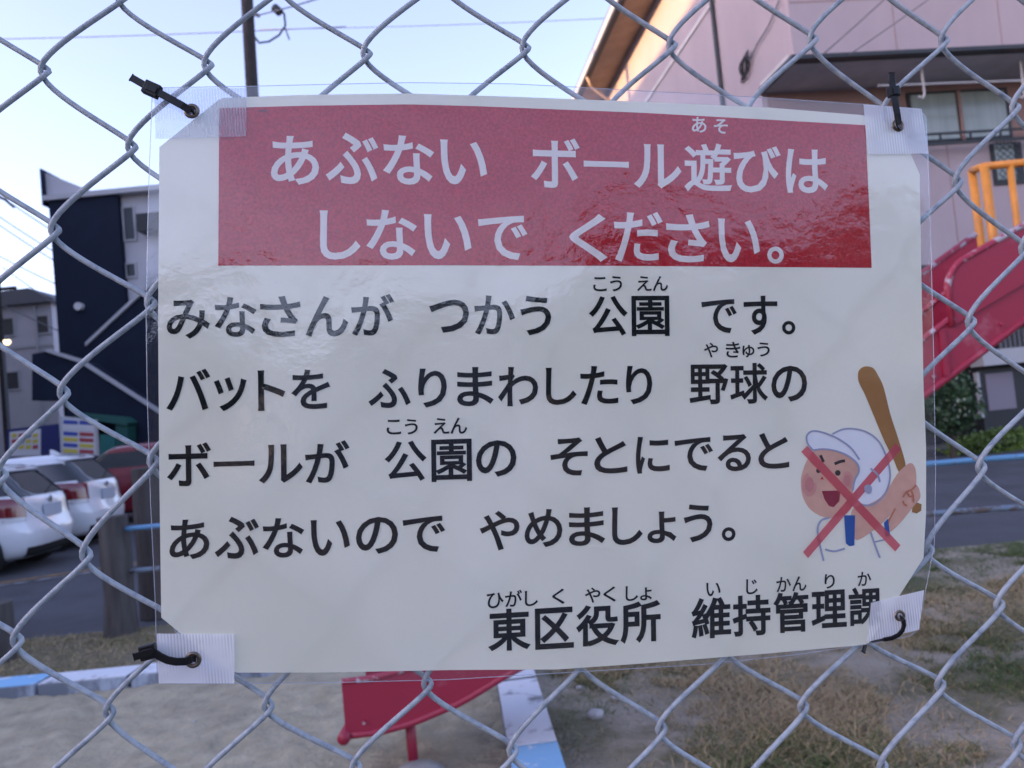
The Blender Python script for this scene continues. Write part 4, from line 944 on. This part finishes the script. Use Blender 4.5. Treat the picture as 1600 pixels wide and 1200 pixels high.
K = dict(skin=flat('skin_print', (.72, .42, .31)), blush=flat('blush_print', (.68, .32, .27)), blush2=flat('deeper_blush_print', (.62, .25, .23)), hat=flat('white_print', (.80, .82, .84), .03),
         line=flat('lilac_line_print', (.36, .38, .50)), bat=flat('brown_print', (.36, .17, .045)), dk=flat('dark_print', (.03, .025, .03)), mouth=flat('mouth_print', (.30, .015, .05)), nose=flat('nose_print', (.55, .03, .04)),
         blue=flat('blue_print', (.02, .10, .36)), fl=flat('finger_line_print', (.55, .20, .11)))
art = bpy.data.objects.new('illustration', None); link(art, sign); art.empty_display_size = .02
ARM1 = [(452, 845), (540, 815), (600, 780), (650, 720), (695, 650), (730, 615), (765, 595), (788, 620), (795, 680), (785, 730), (725, 770), (690, 830), (640, 890), (560, 960), (475, 1008), (452, 950)]
ARM2 = [(640, 905), (668, 860), (700, 800), (730, 745), (795, 715), (817, 765), (805, 800), (770, 820), (735, 885), (665, 958), (650, 950)]
shape('bat', K['bat'], [(482, 130), (487, 100), (510, 80), (540, 78), (568, 90), (590, 125), (620, 190), (655, 330), (700, 470), (737, 600), (725, 640), (700, 640), (670, 570), (620, 470), (570, 350), (520, 230), (488, 165)])
shape('bat_knob', K['bat'], [(775, 820), (797, 806), (823, 816), (821, 850), (797, 866), (771, 858)], False)
shape('cap', K['hat'], [(345, 440), (400, 415), (460, 412), (530, 430), (590, 475), (630, 550), (652, 630), (650, 700), (620, 770), (575, 810), (530, 822), (470, 810), (440, 700), (300, 540), (240, 525), (212, 490), (206, 450), (235, 425), (280, 428)])
shape('face', K['skin'], [(250, 528), (300, 520), (360, 526), (430, 553), (470, 588), (487, 635), (470, 680), (457, 720), (455, 770), (450, 830), (420, 868), (380, 884), (320, 890), (260, 868), (215, 830), (185, 770), (176, 700), (185, 640), (212, 575)])
def ell(cx, cy, rx, ry): return [(cx+rx*math.cos(2*math.pi*k/12), cy+ry*math.sin(2*math.pi*k/12)) for k in range(12)]
for nm, (cx, cy, r1, r2) in (('cheek', (222, 710, 40, 66)), ('cheek', (425, 690, 30, 52))):
    shape(nm, K['blush'], ell(cx, cy, r1, r2)); shape(nm, K['blush2'], ell(cx, cy, r1*.6, r2*.6))
shape('arm', K['skin'], ARM2); shape('arm', K['skin'], ARM1)
stroke('arm_line', K['fl'], [(682, 838), (655, 890), (640, 925)], 9)
shape('mouth', K['mouth'], [(288, 745), (388, 742), (382, 800), (352, 832), (328, 826), (303, 790)], False)
shape('eye', K['dk'], ell(270, 636, 12, 13)); shape('eye', K['dk'], ell(374, 648, 15, 15))
shape('nose', K['nose'], [(279, 683), (290, 667), (300, 683)], False)
stroke('eyebrow', K['dk'], [(281, 553), (290, 572), (298, 590)], 15); stroke('eyebrow', K['dk'], [(357, 600), (385, 588), (413, 583)], 16)
shape('shirt_strap', K['blue'], [(408, 875), (467, 875), (463, 1036), (437, 1041), (417, 1025)], False); shape('shirt_strap', K['blue'], [(622, 915), (643, 893), (655, 983), (630, 992)], False)
for p, w in (([(345, 440), (400, 415), (460, 412), (530, 430), (590, 475), (630, 550), (652, 630), (650, 700), (620, 770), (575, 810), (530, 822), (495, 815)], 10),
             ([(490, 577), (450, 520), (400, 480), (345, 450), (280, 428), (235, 425), (208, 450), (212, 490), (240, 525)], 10),
             ([(240, 527), (300, 520), (370, 532), (430, 557), (478, 598), (487, 640), (465, 685), (455, 740)], 10),
             ([(550, 625), (585, 655), (600, 697)], 11), ([(330, 888), (285, 903), (266, 950), (275, 1020), (298, 1120)], 11), ([(306, 1058), (355, 1068), (412, 1053)], 11),
             ([(550, 965), (575, 1040), (600, 1103)], 11), ([(572, 1018), (625, 1006)], 9)): stroke('outline', K['line'], p, w)
shape('ear_hole', K['line'], [(520, 716), (545, 712), (557, 730), (552, 756), (535, 760), (518, 742)])
for p in ([(722, 778), (745, 748), (770, 738), (795, 712)], [(745, 752), (760, 775), (782, 765)], [(770, 745), (778, 775), (780, 805)], [(723, 798), (730, 815), (745, 824)]): stroke('finger_line', K['fl'], p, 10)
lay_[0] = .00060
shape('cross_band', M['cross'], [(178, 535), (210, 502), (710, 1035), (682, 1070)], False)
lay_[0] = .00068
shape('cross_band', M['cross'], [(685, 488), (715, 520), (215, 1105), (188, 1072)], False)
M['mark'] = mat('print_blemish', (.10, .015, .03), .6)
def mark(pts, w):
    b = MB(); b.tube([L_(sp(x, y, .00033)) for x, y in pts], w*FD/F/2, 5); o = b.build('scratch', M['mark'], sign); return o
mark([(404, 175), (409, 172.5), (415, 173), (419, 176)], 1.6); mark([(832, 344), (830, 350)], 1.1); mark([(524, 363), (528, 359)], .9)
# tape patches and eyelets at the corners
def tape(pts, m, lay=.0017, label=None):
    T, Rr, Bb, Ll = pts; b = coons([T, Rr], [Ll, Bb], [T, Ll], [Rr, Bb], lay, 16, 12); o = b.build('tape', m, sign, smooth=True)
    if label: o['label'] = label
    return o
tape([(241, 138), (385, 137), (385, 213), (243, 217)], M['tapeclear'], label='clear ribbed tape over the top left corner')
b = MB()
tape([(1349, 163), (1440, 170), (1451, 240), (1356, 241)], M['tapemilky'], label='milky tape over the top right corner')
tape([(245, 990), (366, 991), (366, 1068), (248, 1068)], M['tapewhite'], label='white tape over the bottom left corner')
tape([(1361, 942), (1444, 922), (1436, 984), (1355, 1003)], M['tapewhite'], label='white tape over the bottom right corner')
EY = [(299.5, 173.5, 11.5), (1403, 196, 10.5), (301.5, 1031, 12), (1406, 962, 9.0)]
for x, y, r_ in EY:
    c = sp(x, y, .0019); rr_ = r_*FD/F; vv = []; ff = []; nM, nm_ = 32, 8; tt = rr_*.26
    e1, e2 = FU, Vector((0, 0, 1))
    for i in range(nM):
        a = 2*math.pi*i/nM; rad = e1*math.cos(a)+e2*math.sin(a)
        for j in range(nm_):
            q_ = 2*math.pi*j/nm_; p = c+rad*(rr_-tt+tt*math.cos(q_))+FN*(tt*.7*math.sin(q_)); vv.append(L_(p))
    ff = [(i*nm_+j, ((i+1) % nM)*nm_+j, ((i+1) % nM)*nm_+(j+1) % nm_, i*nm_+(j+1) % nm_) for i in range(nM) for j in range(nm_)]
    b = MB(); b.add(vv, ff); b.build('eyelet', M['brass'], sign, smooth=True)

# ------------------------------------------------------------------ black cable ties
def tie(label, path, w, head=None, tail=None, hs=(20, 22), hl=.004):
    # path: (px, py, height above the mesh plane); strap swept flat to the viewer
    p0 = on_plane(*path[0]); t = thing('cable_tie', label, 'cable tie', tuple(p0), group='black cable ties holding the notice')
    def LL(p): return tuple(p-p0)
    def strap(nm, pth, w_, th=.0011):
        pp = [on_plane(x, y, d) for x, y, d in pth]; hw = w_*FD/F/2; vv = []; n_ = len(pp)
        for i, p in enumerate(pp):
            T_ = (pp[min(i+1, n_-1)]-pp[max(i-1, 0)]).normalized(); N_ = FN-T_*FN.dot(T_)
            N_ = N_.normalized() if N_.length > .35 else (-FU if True else FN)
            s_ = T_.cross(N_).normalized()
            for a, c in ((-1, -1), (1, -1), (1, 1), (-1, 1)): vv.append(LL(p+s_*hw*a+N_*th/2*c))
        ff = [(0, 1, 2, 3), tuple(4*(n_-1)+k for k in (3, 2, 1, 0))]+[(4*i+k, 4*i+(k+1) % 4, 4*i+4+(k+1) % 4, 4*i+4+k) for i in range(n_-1) for k in range(4)]
        b = MB(); b.add(vv, ff); return b.build(nm, M['black'], t, bevel=.0003)
    sm = smoothp(path, False, 6) if False else path
    strap('strap', sm, w)
    if head:
        (x, y, d), an = head; c = on_plane(x, y, d); A_ = R(an); e1 = FU*math.cos(A_)+Vector((0, 0, 1))*math.sin(A_); e2 = FN.cross(e1).normalized(); k = FD/F
        b = MB(); a_, c_ = hs[0]*k/2, hs[1]*k/2; p8 = []
        for zz_ in (-hl/2, hl/2):
            for (u, v) in ((-a_, -c_), (a_, -c_), (a_, c_), (-a_, c_)): p8.append(LL(c+e1*u+e2*v+FN*zz_))
        b.hexa(p8); b.build('head', M['black'], t, bevel=.0006)
        b = MB(); p8 = []
        for zz_ in (hl/2, hl/2+.0006):
            for (u, v) in ((-a_*.55, -c_*.5), (a_*.8, -c_*.5), (a_*.8, c_*.5), (-a_*.55, c_*.5)): p8.append(LL(c+e1*u+e2*v+FN*zz_))
        b.hexa(p8); b.build('latch', M['black'], t, bevel=.0003)
    if tail: strap('tail', tail, w*.95)
    return t
tie('black cable tie at the top left corner, tail pointing up and left into the sky', [(304, 174, .002), (302, 175, .0095), (297, 172.5, .0128), (285, 165, .0138), (265, 154, .0142), (245, 143, .0142), (235, 137, .012), (228, 133, .003), (236, 138, -.006), (262, 152, -.008), (290, 168, -.006), (300, 173, .001)], 11, ((237.5, 140, .0132), -28.5), [(244, 143, .0142), (230, 135.5, .0142), (219, 129, .0142), (205, 121, .0142)], hs=(24, 20))
tie('black cable tie at the top right corner, standing upright in front of the balcony', [(1406, 200, .002), (1405, 199, .0095), (1404.5, 194, .0128), (1402, 178, .0138), (1399, 162, .0142), (1397, 150, .0142), (1396, 143, .012), (1395, 138, .004), (1399, 150, -.006), (1403, 180, -.006), (1405, 196, .001)], 10.5, ((1396, 143.5, .0132), -88), [(1397, 148, .0142), (1395.5, 138, .0142), (1394, 128, .0142), (1393.5, 114, .0145)], hs=(17, 18))
tie('black cable tie at the bottom left corner over white tape, bowed downward', [(306, 1026, .002), (304, 1027, .0095), (299, 1030, .0128), (289, 1033.5, .0138), (275, 1034, .0142), (262, 1031.5, .0142), (250, 1026, .0142), (240, 1019, .0142), (232, 1013, .010), (236, 1018, -.004), (268, 1030, -.006), (300, 1030, .001)], 11, ((231.5, 1018.5, .0132), 8), [(240, 1020, .0146), (228, 1021.5, .0148), (218, 1024, .0148), (209, 1026.5, .0148)], hs=(22, 21))
tie('black cable tie at the bottom right corner, looping behind the white tape', [(1404, 962, .003), (1407, 964, .0115), (1411.5, 969, .0125), (1412.5, 977, .0115), (1410, 985, .0115), (1404, 992, .0115), (1394, 997, .0112), (1383, 999, .009), (1370, 1001, .003), (1358, 1003, -.003)], 6.5, None, [(1353, 1000, -.001), (1352, 1008, .001), (1349, 1019, .003)])
